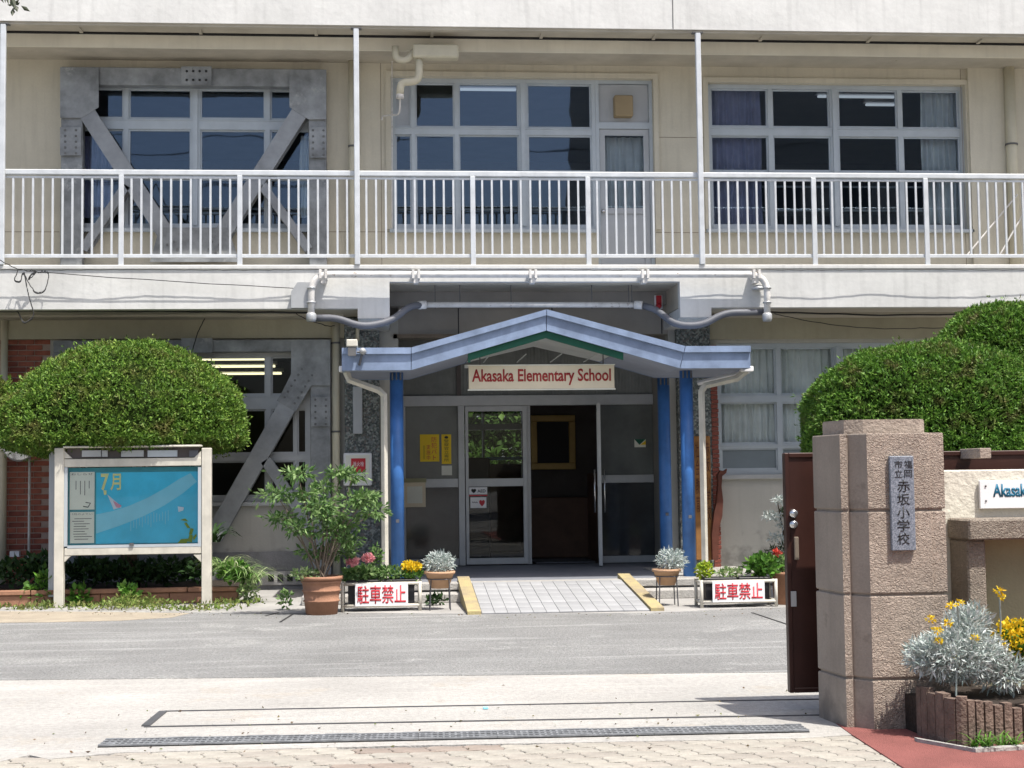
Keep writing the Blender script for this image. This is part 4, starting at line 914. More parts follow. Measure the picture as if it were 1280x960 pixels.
for k in (0, 3): q_ = MB(); q_.prism([S1[k], S1[k+1], S0[k+1], S0[k]], YC0+.041, YC1); ob('soffit', q_, 'canopy_soffit', cn)
# sloping soffit only on the outer part of each slope; the middle is open to the clear roof
def lerp(a, c, t): return (a[0]+(c[0]-a[0])*t, a[1]+(c[1]-a[1])*t)
for a, c, a1, c1 in ((S0[1], S0[2], S1[1], S1[2]), (S0[3], S0[2], S1[3], S1[2])):
    q_ = MB(); q_.prism([a1, lerp(a1, c1, .45), lerp(a, c, .45), a], YC0+.041, YC1); ob('soffit', q_, 'canopy_soffit', cn)
mb = MB(); mb.prism([O[0], I[0], (I[0][0]+.03, I[0][1]), (O[0][0]+.03, O[0][1])], YC0+.041, YC1); mb.prism([O[4], I[4], (I[4][0]-.03, I[4][1]), (O[4][0]-.03, O[4][1])], YC0+.041, YC1)
strip(mb, O, I, YC1+.001, YC1+.04); ob('side_fascia', mb, 'canopy_blue', cn)
mb = MB(); t = .42; gA = [lerp(I[1], I[2], t), I[2], lerp(I[3], I[2], t)]; gB = [(x, z-.085) for x, z in gA]
strip(mb, gA, gB, YC0+.06, YC0+.12)
mb.box(gB[0][0], gB[0][0]+.03, YC0+.06, YC0+.12, gB[0][1]-.02, gB[0][1]); ob('green_trim', mb, 'green_trim', cn)
mb = MB(); L_ = [lerp(I[1], I[2], .46), (I[2][0], I[2][1]-.05), lerp(I[3], I[2], .46)]; U_ = [(x, z+.03) for x, z in L_]
strip(mb, U_, L_, YC0+.2, YC1-.05)
for k in range(4): x = L_[0][0]+(L_[2][0]-L_[0][0])*(k+.5)/4; mb.box(x-.004, x+.004, YC0+.3, YC1-.1, L_[0][1]-.012, L_[0][1]+.0)
mb.box(gA[0][0], gA[2][0], YC0+.9, YC0+.93, gA[0][1]-.11, gA[0][1]-.07); ob('clear_roof', mb, 'polycarb', cn)
# columns
def column(px, Y, lb):
    x = W(px, 600, Y)[0]; b = MB(); b.tube([(x, Y, .2 if Y > 17.6 else 0), (x, Y, zi+.02)], .082, 20); c = ob('column', b, 'blue_paint', cn)
    b = MB(); b.box(x-.02, x+.02, Y-.095, Y-.075, .92, .96); ob('bolt_plate', b, 'conduit_grey', c)
    for dx in (-.05, .0, .05): b = MB(); b.tube([(x+dx, Y-.075, zi-.09), (x+dx, Y-.075, zi-.0)], .012, 6); ob('bracket_rod', b, 'conduit_grey', c)
column(496.5, 18.25, ''); column(860, 18.25, '')
column(496.5*1.0+.5, 19.6, ''); column(831.5, 19.6, '')
# downpipes of the canopy
def boxpipe(pts, lb):
    r = thing('canopy_downpipe', lb, 'pipe', pts[-1], 'white downpipes of the canopy'); b = MB(); b.tube(pts, .042, 4); ob('pipe', b, 'board_paint', r)
    p = pts[0]; b = MB(); b.box(p[0]-.08, p[0]+.08, p[1]-.06, p[1]+.06, p[2]-.02, p[2]+.05, .01); ob('hopper', b, 'sign_white', r); return r
Yp = YC0+.35
zb = .1
A = P3(480, 500, Yp); boxpipe([P3(432, 463, Yp), P3(437, 475, Yp), (A[0]-.06, Yp, W(474, 488, Yp)[1]), (A[0], Yp, W(478, 494, Yp)[1]), (A[0], Yp, .0)], 'white square downpipe at the left end of the blue canopy')
A = P3(877, 500, Yp); boxpipe([P3(933, 463, Yp), P3(921, 473, Yp), (A[0]+.05, Yp, W(884, 482, Yp)[1]), (A[0], Yp, W(877, 489, Yp)[1]), (A[0], Yp, .0)], 'white square downpipe at the right end of the blue canopy')
b = MB(); b.tube([P3(937, 464, Yp), P3(872, 479, Yp+.3)], .03, 4); ob('gutter', b, 'sign_white', label='thin white gutter under the right end of the blue canopy', cat='gutter')
# fittings on the left end of the canopy
ex = thing('exterior_lamp', 'beige floodlight standing on the left end of the canopy', 'lamp', P3(440, 430, YC0+.1))
c = rect(433, 425, 447, 434, YC0); b = MB(); b.box(c[0], c[1], YC0-.1, YC0+.15, c[2], c[3], .01); ob('lamp_head', b, 'board_paint', ex); c = rect(435, 434, 445, 445, YC0-.05); b = MB(); b.box(c[0], c[1], YC0-.09, YC0-.04, c[2], c[3]); ob('bracket', b, 'ink_grey', ex)
cc = thing('security_camera', 'small grey security camera on the left canopy fascia', 'camera', P3(453, 443, YC0-.06))
b = MB(); a = P3(453, 439, YC0-.14); b.tube([(a[0], a[1]-.06, a[2]), (a[0]+.01, a[1]+.10, a[2]+.0)], [.035, .04], 12); ob('camera_body', b, 'aluminium_grey', cc); b = MB(); b.tube([P3(453, 441, YC0-.09), P3(449, 456, YC0-.01)], .016, 8); b.tube([P3(446, 440, YC0-.09), P3(453, 440, YC0-.09)], .014, 6); ob('arm', b, 'conduit_grey', cc)
# name board
YS = YC0+.36
sg = thing('school_name_board', 'cream sign with dark red English school name under the canopy gable', 'sign', P3(677, 472, YS))
c = rect(586, 457, 768, 486, YS); b = MB(); b.box(c[0], c[1], YS, YS+.05, c[2], c[3], .004); ob('board', b, 'sign_cream', sg)
q = rect(590, 461, 763.5, 481.5, YS); text('Akasaka Elementary School', q, YS-.006, 'letter_red', sg, ext=.006, bold=.018)
b = MB(); e = .014; b.box(c[0]-e, c[1]+e, YS-.004, YS+.045, c[2]-e, c[2]-.001); b.box(c[0]-e, c[1]+e, YS-.004, YS+.045, c[3]+.001, c[3]+e); ob('rim', b, 'paper', sg)
for px in (600, 754): b = MB(); a = P3(px, 456, YS+.03); b.tube([a, (a[0], a[1], a[2]+.25)], .008, 6); ob('hanger', b, 'ink_grey', sg)

# ================================================================== ENTRANCE
ent = thing('entrance_glazing', 'grey framed entrance glazing with ribbed panel above the doors', 'doorway', P3(660, 705, YD))
zf = .2; hd0, hd1 = W(660, 507, YD)[1], W(660, 494, YD)[1]
b = MB(); b.box(gE[0]+.001, gE[1]-.001, YD-.05, YD+.05, hd0, hd1, .004); ob('header', b, 'aluminium_grey', ent)
# ribbed panel: one slat per rib
r_ = rect(503, 410, 835, 494, YD); b = MB(); n = 75; 
b.box(gE[0], gE[1], YD+.02, YD+.04, hd1, zE+.05)
for k in range(n): x = gE[0]+(gE[1]-gE[0])*(k+.5)/n; b.box(x-.012, x+.012, YD, YD+.02, hd1+.002, zE+.045)
ob('ribbed_panel', b, 'ribbed_panel', ent)
def mull(px, wpx, z0=zf, z1=None, m='aluminium_grey', y=YD):
    x = W(px, 600, y)[0]; h = wpx/86.5/2; b = MB(); b.box(x-h, x+h, y-.06, y+.06, z0, hd0 if z1 is None else z1, .004); return ob('mullion', b, m, ent)
mull(505, 5); mull(577, 8); mull(822, 9)
x = W(573, 450, YD)[0]; b = MB(); b.box(x-.03, x+.03, YD-.07, YD-.001, hd1, zE+.05); ob('mullion', b, 'room_dark', ent)
def gpanel(a, c, name, lb=None, mid=(597, 608), lowm='frosted_low', upm='frosted_dark', midm='aluminium_grey', y=YD):
    x0, x1 = W(a, 600, y)[0], W(c, 600, y)[0]; za, zb2 = W(660, mid[1], y)[1], W(660, mid[0], y)[1]
    p = MB(); p.box(x0, x1, y-.03, y+.03, za, zb2, .004); p.box(x0, x1, y-.03, y+.03, zf, zf+.1, .004); po_ = ob(name, p, midm, ent)
    q = MB(); q.box(x0, x1, y-.004, y+.004, zb2, hd0); ob('pane', q, upm, po_); q = MB(); q.box(x0, x1, y-.004, y+.004, zf+.1, za); ob('pane', q, lowm, po_); return po_
gpanel(508, 573, 'side_light'); gpanel(752, 817, 'side_light', mid=(595, 605))
for px in (753.5, 757): b = MB(); a = P3(px, 590 if px < 755 else 590, YD-.08); pass
# left door leaf with clear glass
def leaf(a, c, y, lb, up_glass='door_glass'):
    x0, x1 = W(a, 600, y)[0], W(c, 600, y)[0]; t = .075; zt2 = hd0-.005; b = MB()
    b.box(x0, x0+t*.6, y-.025, y+.025, zf+.01, zt2, .003); b.box(x1-t*.8, x1, y-.025, y+.025, zf+.01, zt2, .003); b.box(x0+t*.6, x1-t*.8, y-.025, y+.025, zt2-t, zt2, .003); b.box(x0+t*.6, x1-t*.8, y-.025, y+.025, zf+.01, zf+.1, .003)
    za, zb2 = W(620, 608, y)[1], W(620, 598, y)[1]; b.box(x0+t*.6, x1-t*.8, y-.025, y+.025, za, zb2, .003)
    o = ob('door_leaf', b, 'aluminium_grey', ent, label=lb)
    for r0_, r1_ in ((zf+.1, za), (zb2, zt2-t)): q = MB(); q.box(x0+t*.6, x1-t*.8, y-.004, y+.004, r0_, r1_); ob('pane', q, up_glass, o)
    return o
leaf(582, 659, YD-.02, 'closed glass door leaf with safety sticker')
# right leaf swung outward (seen edge on)
xh = W(748, 600, YD)[0]; op = Vector((-.13, -1)).normalized(); wl = .78
b = MB(); q = MB()
def vbox(mb, p0, p1, th, z0, z1):
    p0, p1 = Vector(p0), Vector(p1); d = (p1-p0).normalized(); n_ = Vector((-d.y, d.x))*th/2; mb.slab([tuple(p0+n_), tuple(p1+n_), tuple(p1-n_), tuple(p0-n_)], z0, z1)
p0 = Vector((xh, YD-.06)); p1 = p0+op*wl
vbox(b, p0, p0+op*.06, .05, zf+.01, hd0-.01); vbox(b, p1-op*.07, p1, .05, zf+.01, hd0-.01); vbox(b, p0+op*.06, p1-op*.07, .05, hd0-.09, hd0-.01); vbox(b, p0+op*.06, p1-op*.07, .05, zf+.01, zf+.1); vbox(b, p0+op*.06, p1-op*.07, .05, 1.2, 1.3)
dl = ob('door_leaf', b, 'aluminium_grey', ent, label='open glass door leaf swung out towards the ramp'); vbox(q, p0+op*.06, p1-op*.07, .008, zf+.1, 1.2); vbox(q, p0+op*.06, p1-op*.07, .008, 1.3, hd0-.09); ob('pane', q, 'door_glass', dl)
h = MB(); e = p1-op*.03+Vector((.07, 0)); h.tube([(e.x, e.y, .95), (e.x, e.y, 1.55)], .013, 8); h.tube([(e.x-.14, e.y, .95), (e.x-.14, e.y, 1.55)], .013, 8); ob('handle', h, 'chrome', dl)
b = MB(); x = W(659, 600, YD)[0]; b.box(x, W(664, 600, YD)[0], YD+.04, YD+.1, zf, hd0); ob('mullion', b, 'aluminium_grey', ent)
# hall contents
pf = thing('picture_frame', 'gold framed dark picture hanging inside the entrance hall', 'picture', P3(690, 587, 24.4))
c = rect(663, 519, 719, 587, 24.45); t = .11; b = MB(); b.box(c[0], c[1], 24.4, 24.46, c[3]-t, c[3], .01); b.box(c[0], c[1], 24.4, 24.46, c[2], c[2]+t, .01); b.box(c[0], c[0]+t, 24.4, 24.46, c[2]+t, c[3]-t, .01); b.box(c[1]-t, c[1], 24.4, 24.46, c[2]+t, c[3]-t, .01); ob('frame', b, 'gold', pf)
b = MB(); b.box(c[0]+t, c[1]-t, 24.43, 24.44, c[2]+t, c[3]-t); ob('canvas', b, 'hall_black', pf)
b = MB(); b.box(W(580, 600, 23.5)[0], W(613, 600, 23.5)[0], 23.5, 24.0, .15, W(600, 572, 23.5)[1], .03); ob('hall_cabinet', b, 'black_plastic', label='dark cabinet behind the closed glass door', cat='cabinet')
b = MB(); b.box(W(608, 575, 26.5)[0], W(655, 575, 26.5)[0], 26.5, 26.6, W(630, 575, 26.5)[1], W(630, 571, 26.5)[1]); ob('blue_rail', b, 'poster_pale', label='pale blue rail beyond the closed glass door', cat='rail')
b = MB(); b.box(W(612, 590, 26)[0], W(652, 590, 26)[0], 26, 26.3, .15, W(630, 580, 26)[1], .02); ob('hall_shelf', b, 'stem_grey', label='low shelf seen through the closed glass door', cat='shelf')
b = MB(); b.box(W(661, 620, 24.2)[0], W(738, 620, 24.2)[0], 24.0, 24.35, .15, W(700, 622, 24)[1], .01); ob('hall_counter', b, 'hall_wood', label='low brown wooden counter under the framed picture in the hall', cat='counter')
sk_ = thing('shoe_rack', 'dark wooden shoe rack beside the open door in the hall', 'shelf', P3(738, 690, 23.0))
b = MB(); xa_ = W(741, 620, 23.0)[0]; b.box(xa_, xa_+.03, 22.4, 23.6, .15, 1.5)
for k in range(5): b.box(xa_+.03, xa_+.4, 22.4, 23.6, .2+k*.3, .23+k*.3)
ob('shelves', b, 'hall_wood', sk_)
b = MB(); c = rect(664, 692, 735, 705, 22.5); b.box(c[0], c[1], 21.7, 22.6, .19, .205); ob('door_mat', b, 'conduit_grey', label='dark grey mat on the floor inside the open doorway', cat='mat')
# stickers, posters
def flatpic(name, a, bb, c, d, Y, m, label, cat, t=.006):
    r = thing(name, label, cat, P3((a+c)/2, d, Y)); q = rect(a, bb, c, d, Y); b = MB(); b.box(q[0], q[1], Y-t, Y, q[2], q[3]); ob('sheet', b, m, r); return r
Yt = YD-.012
p_ = flatpic('yellow_notice', 525, 543, 549, 577, Yt, 'yellow_print', 'wide yellow notice with red writing on the left entrance panel', 'poster')
text('防犯パト', rect(539, 546, 546, 575, Yt), Yt-.007, 'red_letter', p_, ext=0, vertical=True); text('実施中', rect(533, 556, 538, 575, Yt), Yt-.007, 'red_letter', p_, ext=0, vertical=True); text('|||||', rect(529, 557, 531, 574, Yt), Yt-.007, 'ink', p_, ext=0)
p_ = flatpic('narrow_notice', 552, 543, 564, 580, Yt, 'yellow_print', 'narrow yellow notice with black writing beside the wide one', 'poster')
text('●警察官立寄所', rect(555, 545, 561, 577, Yt), Yt-.007, 'ink', p_, ext=0, vertical=True)
flatpic('small_paper', 552, 582, 565, 594, Yt, 'paper', 'small white paper under the narrow yellow notice', 'notice')
nb_ = thing('notice_box', 'cream document box mounted left of the closed door', 'box', P3(518, 633, YD-.1))
c = rect(504, 598, 532, 634, YD-.1); b = MB(); b.box(c[0], c[1], YD-.12, YD-.031, c[2], c[3], .005); ob('box', b, 'sign_cream', nb_); c = rect(504, 598, 532, 603, YD-.1); b = MB(); b.box(c[0]-.01, c[1]+.01, YD-.135, YD-.02, c[2], c[3]); ob('lid', b, 'olive_panel', nb_)
c = rect(509, 608, 528, 629, YD-.1); b = MB(); b.box(c[0], c[1], YD-.124, YD-.121, c[2], c[3]); ob('label_sheet', b, 'paper', nb_)
Yt = YD-.05
p_ = flatpic('aed_sticker', 586.5, 609, 609, 618, Yt, 'sign_white', 'white sticker with AED letters on the closed glass door', 'sticker'); text('♥ AED', rect(589, 611, 607, 616.5, Yt), Yt-.007, 'ink', p_, ext=0, bold=.02)
c = rect(586.5, 618.5, 609, 620, Yt); b = MB(); b.box(c[0], c[1], Yt-.006, Yt, c[2], c[3]); ob('stripe', b, 'red_letter', p_)
p_ = flatpic('heart_sticker', 588, 621.5, 608, 635, Yt, 'sign_white', 'white sticker with red heart below the AED sticker', 'sticker'); text('♥', rect(599, 625, 606, 633, Yt), Yt-.007, 'red_letter', p_, ext=0)
text('~~~', rect(590, 627, 597, 629, Yt), Yt-.007, 'ink_grey', p_, ext=0)
p_ = flatpic('green_sticker', 793, 549, 807, 559, YD-.012, 'paper', 'small sticker with green and yellow corner on the right entrance panel', 'sticker')
q = rect(793, 549, 807, 556, YD-.02); b = MB(); b.prism([(q[0], q[3]), (q[1], q[3]), (q[0]+(q[1]-q[0])*.45, q[2])], YD-.022, YD-.0195); ob('green_mark', b, 'green_trim', p_)
b = MB(); b.prism([(q[1], q[3]-.02), (q[1], q[2]), (q[0]+(q[1]-q[0])*.5, q[2])], YD-.023, YD-.0195); ob('yellow_mark', b, 'yellow_print', p_)
# hydrant style panel on the left column
hb_ = thing('warning_panel', 'white panel with a red square on the left stone chip column', 'sign', P3(447, 607, YW-.2))
c = rect(429.5, 566, 465, 607, YW-.16); b = MB(); b.box(c[0], c[1], YW-.20, YW-.141, c[2], c[3], .012); ob('panel', b, 'sign_white', hb_)
c = rect(432.5, 569, 462, 604, YW-.16); b = MB(); b.box(c[0], c[1], YW-.204, YW-.2005, c[2], c[3]); ob('inner_panel', b, 'paper', hb_)
c = rect(439, 573, 457, 590, YW-.16); b = MB(); b.box(c[0], c[1], YW-.209, YW-.2045, c[2], c[3]); ob('red_square', b, 'red_paint', hb_)
text('消火栓', rect(441, 577, 455, 583, YW-.16), YW-.211, 'sign_white', hb_, ext=0); text('AED 119', rect(440, 593, 457, 599, YW-.16), YW-.2055, 'ink', hb_, ext=0)
# upright wooden boards on the right column
wb = thing('wooden_signboard', 'tall orange brown wooden board with carved writing right of the blue columns', 'sign', P3(882, 700, YW-.2))
c = rect(868, 545, 889, 700, YW-.17); b = MB(); b.box(c[0], c[1], YW-.185, YW-.141, c[2], c[3], .012); ob('board', b, 'wood_board', wb)
text('赤坂小学校', rect(881.5, 552, 887.5, 650, YW-.17), YW-.19, 'wood_dark', wb, ext=.004, vertical=True)
text('社会教育', rect(869.5, 552, 874, 640, YW-.17), YW-.19, 'wood_dark', wb, ext=.004, vertical=True)
dg_ = MB(); Yg = YW-.30
dg_.prism([W(*p, Yg) for p in ((891, 700), (890, 668), (893, 640), (896, 628), (898, 606), (897, 594), (901, 588), (905, 589), (909, 586), (908, 591), (903, 595), (902, 608), (904, 626), (903, 645), (899, 660), (898, 700))], Yg, Yg+.09)
ob('wooden_ornament', dg_, 'wood_dark', label='dark wooden bird-necked ornament beside the brick edging', cat='ornament')

# ================================================================== PLATFORM, STEPS, RAMP
xp0, xp1 = -1.0, 4.72
b = MB(); b.box(xp0, xp1, 17.85, YD+.1, .0, .19); sp_ = ob('entrance_platform', b, 'platform_tile', kind='structure')
b = MB(); b.box(xp0, xp1, 17.8, 18.1, .12, .2, .006); ob('step_nosing', b, 'concrete', sp_)
b = MB(); b.box(xp0-.02, xp1+.02, 17.42, 17.79, 0, .1, .006); ob('lower_step', b, 'concrete', sp_)
b = MB(); b.box(3.45, xp1-.0, 18.1, YW-.02, .19, .203); ob('light_paving', b, 'concrete', sp_)
rx0, rx1 = G(600, 766)[0], G(814, 764)[0]; ry0, ry1 = 15.87, 17.82
b = MB(); b.add([(rx0, ry0, .0), (rx1, ry0, .0), (rx1, ry1, .19), (rx0, ry1, .19), (rx0, ry0, -.02), (rx1, ry0, -.02), (rx1, ry1, -.02), (rx0, ry1, -.02)], [(0, 1, 2, 3), (4, 7, 6, 5), (0, 4, 5, 1), (1, 5, 6, 2), (2, 6, 7, 3), (3, 7, 4, 0)])
ramp = ob('entrance_ramp', b, 'ramp_bed', kind='structure')
nx, ny = 13, 7; tw, tl = (rx1-rx0-.02)/nx, (ry1-ry0)/ny; sl = math.atan2(.19, ry1-ry0)
tb = MB(); tb.box(-tw/2+.0022, tw/2-.0022, -tl/2+.002, tl/2-.002, 0, .012, .001); tm = [tb.mesh('tile', 'ramp_tile')]
for i in range(nx):
    for j in range(ny):
        o = link('tile', tm[0], ramp); yy = ry0+tl*(j+.5); o.location = (rx0+.01+tw*(i+.5), yy, .19*(yy-ry0)/(ry1-ry0)+random.uniform(0, .002)); o.rotation_euler = (sl+random.uniform(-.004, .004), random.uniform(-.004, .004), 0)
kb = MB(); wk = .145
for x in (rx0-wk, rx1):
    kb = MB(); kb.add([(x, ry0-.02, 0), (x+wk, ry0-.02, 0), (x+wk, ry1+.35, 0), (x, ry1+.35, 0), (x, ry0-.02, .035), (x+wk, ry0-.02, .035), (x+wk, ry1+.35, .255), (x, ry1+.35, .255)],
           [(3, 2, 1, 0), (4, 5, 6, 7), (0, 1, 5, 4), (1, 2, 6, 5), (2, 3, 7, 6), (3, 0, 4, 7)]); ob('ramp_kerb', kb, 'yellow_tile', ramp)

# ================================================================== DRAIN AND TRACK
dr = thing('drain_channel', 'long narrow steel drain grating across the gateway', 'drain', (*G(560, 925), 0))
d0, d1 = Vector(G(122, 934)), Vector(G(1012, 915)); dv = (d1-d0).normalized(); dn = Vector((-dv.y, dv.x)); L = (d1-d0).length; wd = .22
b = MB(); b.slab([tuple(d0), tuple(d1), tuple(d1+dn*wd), tuple(d0+dn*wd)], -.02, .0035); ob('channel', b, 'drain_dark', dr)
npn = 9
for k in range(npn):
    b = MB(); s0, s1 = L*k/npn+.001, L*(k+1)/npn-.001
    def Q(s, t): p = d0+dv*s+dn*t; return (p.x, p.y)
    for t in (.005, .065, .125, .185): b.slab([Q(s0, t), Q(s1, t), Q(s1, t+.018), Q(s0, t+.018)], .0036, .012)
    m_ = int((s1-s0)/.032)
    for i in range(m_): s = s0+(s1-s0)*i/m_; b.slab([Q(s, .003), Q(s+.012, .003), Q(s+.012, .205), Q(s, .205)], .0036, .009)
    for s in (s0, s1-.09): b.slab([Q(s, .0), Q(s+.09, .0), Q(s+.09, .03), Q(s, .03)], .004, .0135); b.slab([Q(s, .18), Q(s+.09, .18), Q(s+.09, .21), Q(s, .21)], .004, .0135)
    ob('grate_panel', b, 'grate_steel', dr)
tk = thing('gate_track', 'thin steel gate track lines let into the pale concrete', 'track', (*G(560, 892), 0))
def gl_(a, c, w_, nm='rail', z=.004):
    p, q = Vector(G(*a)), Vector(G(*c)); n_ = Vector((-(q-p).y, (q-p).x)).normalized()*w_/2; b = MB(); b.slab([tuple(p+n_), tuple(q+n_), tuple(q-n_), tuple(p-n_)], -.01, z); return ob(nm, b, 'track_steel', tk)
gl_((206, 889), (1100, 872.5), .010); gl_((180, 908.5), (1100, 892.5), .014); gl_((182, 907.5), (204, 889.5), .05, 'end_plate', .006)
b = MB(); a = G(607, 886); b.box(a[0]-.016, a[0]+.016, a[1]-.014, a[1]+.014, -.002, .012, .003); ob('bottle_cap', b, 'poster_pale', label='tiny bright blue scrap lying on the pale concrete', cat='litter')

# ================================================================== GATE, PILLAR, RIGHT WALL
Ygt = 9.05
gt = thing('sliding_gate', 'dark brown steel sliding gate drawn back behind the stone pillar', 'gate', P3(1003, 865, Ygt))
gx0 = W(984, 715, Ygt)[0]; gz0, gz1 = W(1003, 866, Ygt)[1], W(1003, 566, Ygt)[1]
b = MB(); b.box(gx0+.02, 7.5, Ygt+.01, Ygt+.05, gz0+.02, gz1-.02); ob('panel', b, 'gate_brown', gt)
b = MB(); b.box(gx0, gx0+.028, Ygt, Ygt+.06, gz0, gz1, .004); b.box(gx0+.028, 7.5, Ygt, Ygt+.06, gz1-.03, gz1, .004); b.box(gx0+.028, 7.5, Ygt, Ygt+.06, gz0, gz0+.03, .004); ob('frame', b, 'gate_brown', gt)
for py in (642, 655.5):
    a = P3(991.5, py, Ygt); b = MB(); b.tube([(a[0], Ygt+.01, a[2]), (a[0], Ygt-.02, a[2]), (a[0], Ygt-.03, a[2])], [.028, .026, .016], 16); lk = ob('lock_knob', b, 'chrome', gt); b = MB(); b.box(a[0]-.005, a[0]+.005, Ygt-.045, Ygt-.028, a[2]-.016, a[2]+.016); ob('thumb_turn', b, 'chrome', lk)
a, c = P3(995, 671, Ygt), P3(995, 700, Ygt); b = MB(); b.box(a[0]-.014, a[0]+.014, Ygt-.012, Ygt+.005, c[2], a[2], .004); ob('pull', b, 'stem_grey', gt)
c = rect(988.5, 739, 995, 758, Ygt); b = MB(); b.box(c[0], c[1], Ygt-.01, Ygt+.005, c[2], c[3]); ob('plate', b, 'aluminium_grey', gt)
b = MB(); c = rect(1217, 566, 1231, 584, Ygt-.2); b.box(c[0], c[1], Ygt-.3, Ygt+.02, W(1224, 573, Ygt-.3)[1], gz1+.012, .003); ob('roller_bracket', b, 'stone_cap', gt)
b = MB(); b.tube([(gx0+.35, Ygt+.03, .04), (gx0+.35, Ygt-.01, .04)], .045, 14); b.tube([(gx0+2.2, Ygt+.03, .04), (gx0+2.2, Ygt-.01, .04)], .045, 14); ob('wheel', b, 'track_steel', gt)

YPf = 8.38
pil = thing('gate_pillar', 'square pinkish stone gate pillar with rough hammered front and flat cap', 'pillar', P3(1120, 918, YPf))
def PX(px, Y, py=730): return W(px, py, Y)[0]
xA = PX(1054.5, YPf); xB = PX(1062.5, YPf); xC = PX(1088, YPf-.09); xD_ = PX(1166, YPf-.09); xE = PX(1184, YPf-.07)
yb_ = YPf+.40; xbk = W(1020, 730, yb_)[0]
plan = [(xbk, yb_), (xA-.0, YPf+.005), (xB, YPf), (xB+.006, YPf+.02), (xC, YPf-.09), (xD_, YPf-.09), (xD_+.01, YPf-.075), (xE, YPf-.075), (xE+.0, yb_)]
fm = [0, 1, 0, 0, 1, 1, 1, 0, 0]                                     # 0 smooth, 1 hammered
zc = [W(1110, 918, YPf-.05)[1], W(1110, 848, YPf-.05)[1], W(1110, 743, YPf-.05)[1], W(1110, 638, YPf-.05)[1], W(1110, 540, YPf-.05)[1]]
zc[0] = -.02
cxp = sum(p[0] for p in plan)/len(plan); cyp = (YPf+yb_)/2
def course(z0, z1, name, sc=1.0, gap=.007):
    n = len(plan); b = MB(); rings = []
    def ring(s, z): return [(cxp+(x-cxp)*s, cyp+(y-cyp)*s, z) for x, y in plan]
    z0, z1 = z0+gap, z1-gap; rs = [ring(sc*.985, z0), ring(sc, z0+.007), ring(sc, z1-.007), ring(sc*.985, z1)]
    vs = sum(rs, []); b.v = vs
    for q in range(3):
        for i in range(n): b.f.append((q*n+i, q*n+(i+1) % n, (q+1)*n+(i+1) % n, (q+1)*n+i)); b.m.append(fm[i]); b.sm.append(False)
    b.f.append(tuple(range(3*n, 4*n))); b.m.append(0); b.sm.append(False)
    # roughen the hammered front faces with real relief later through bump
    return ob(name, b, ['stone_smooth', 'stone_rough'], pil)
for a, c in zip(zc, zc[1:]): course(a, c, 'stone_block')
b = MB(); n = len(plan); b.slab([(cxp+(x-cxp)*.955, cyp+(y-cyp)*.955) for x, y in plan], -.02, zc[-1]-.03); ob('core', b, 'stone_smooth', pil)
zcap = W(1110, 524, YPf)[1]
cpn = [(xbk+.05, yb_-.05), (PX(1064, YPf), YPf+.06), (PX(1085, YPf), YPf+.01), (PX(1156, YPf), YPf+.01), (PX(1164, YPf), YPf+.04), (PX(1164, YPf), yb_-.05)]
b = MB(); b.slab(cpn, zc[-1]-.005, zcap-.008); b.slab([(cxp+(x-cxp)*.985, cyp+(y-cyp)*.985) for x, y in cpn], zcap-.008, zcap); ob('cap_stone', b, 'stone_cap', pil)
YPl = YPf-.09
pq = thing('stone_name_plaque', 'narrow grey granite plaque with black vertical Japanese school name', 'plaque', P3(1127, 688, YPl))
c = rect(1111.5, 570, 1141.5, 688, YPl); b = MB(); b.box(c[0], c[1], YPl-.028, YPl-.001, c[2], c[3], .004); ob('slab', b, 'plaque_granite', pq)
ty = YPl-.030
for ch, (px, py, s) in zip('福岡市立', ((1133, 580.5, 9.6), (1133, 592, 9.6), (1121, 580.5, 9.6), (1121, 592, 9.6))): text(ch, rect(px-s/2, py-s/2, px+s/2, py+s/2, YPl), ty, 'ink', pq, ext=.002, bold=.0)
for i, ch in enumerate('赤坂小学校'): py = 607.5+16.4*i; text(ch, rect(1119.5, py-7.3, 1135, py+7.3, YPl), ty, 'ink', pq, ext=.002, bold=.004)

# white rough wall with sign and stone shelf
YWR = 8.75
wr = thing('boundary_wall', 'white rough plastered wall to the right of the gate pillar', 'wall', (3.6, YWR, 0))
wx0 = xE-.15; wz = W(1230, 587, YWR)[1]
b = MB(); b.box(wx0, 7.5, YWR, YWR+.14, -.02, wz, .008); ob('wall', b, 'wall_rough_white', wr)
YSh = YWR-.34
ax, az = W(1200.5, 650, YSh+.3)[0], W(1240, 645, YSh)[1]
zs0, zs1 = W(1240, 675, YSh)[1], W(1240, 649, YSh)[1]; sx = W(1211, 660, YSh)[0]
b = MB(); b.box(sx, 7.4, YSh, YWR-.001, zs0, zs1+.0, .01); 
sh_ = ob('stone_shelf', b, 'stone_rough_grey', wr)
b = MB(); l0, l1 = W(1211, 715, YSh+.05)[0], W(1234, 715, YSh+.05)[0]; b.box(l0, l1, YSh+.06, YWR-.001, 0, zs0-.0015, .01); ob('shelf_leg', b, 'stone_rough_grey', wr)
b = MB(); b.box(l1, 7.4, YWR-.10, YWR-.001, 0, zs0-.002); ob('recess_panel', b, 'olive_panel', wr)
ss = thing('school_wall_sign', 'white sign with blue English lettering on the rough white wall', 'sign', P3(1290, 634, YWR))
c0 = rect(1224, 599, 1500, 634, YWR-.02); b = MB(); b.box(c0[0], c0[1], YWR-.03, YWR-.008, c0[2], c0[3], .003); ob('board', b, 'sign_white', ss)
def serif(s, x0, z0, z1, y, m, parent):
    text(s, (x0, x0+(z1-z0)*len(s)*.46, z0, z1), y, m, parent, ext=.002, bold=.025)
q = rect(1241, 604.5, 1290, 624.5, YWR-.03); wA = q[1]-q[0]
text('Akasaka Elementary School', (q[0], q[0]+wA*3.2, q[2]-.006, q[3]), YWR-.032, 'letter_blue', ss, ext=.002, bold=.03)
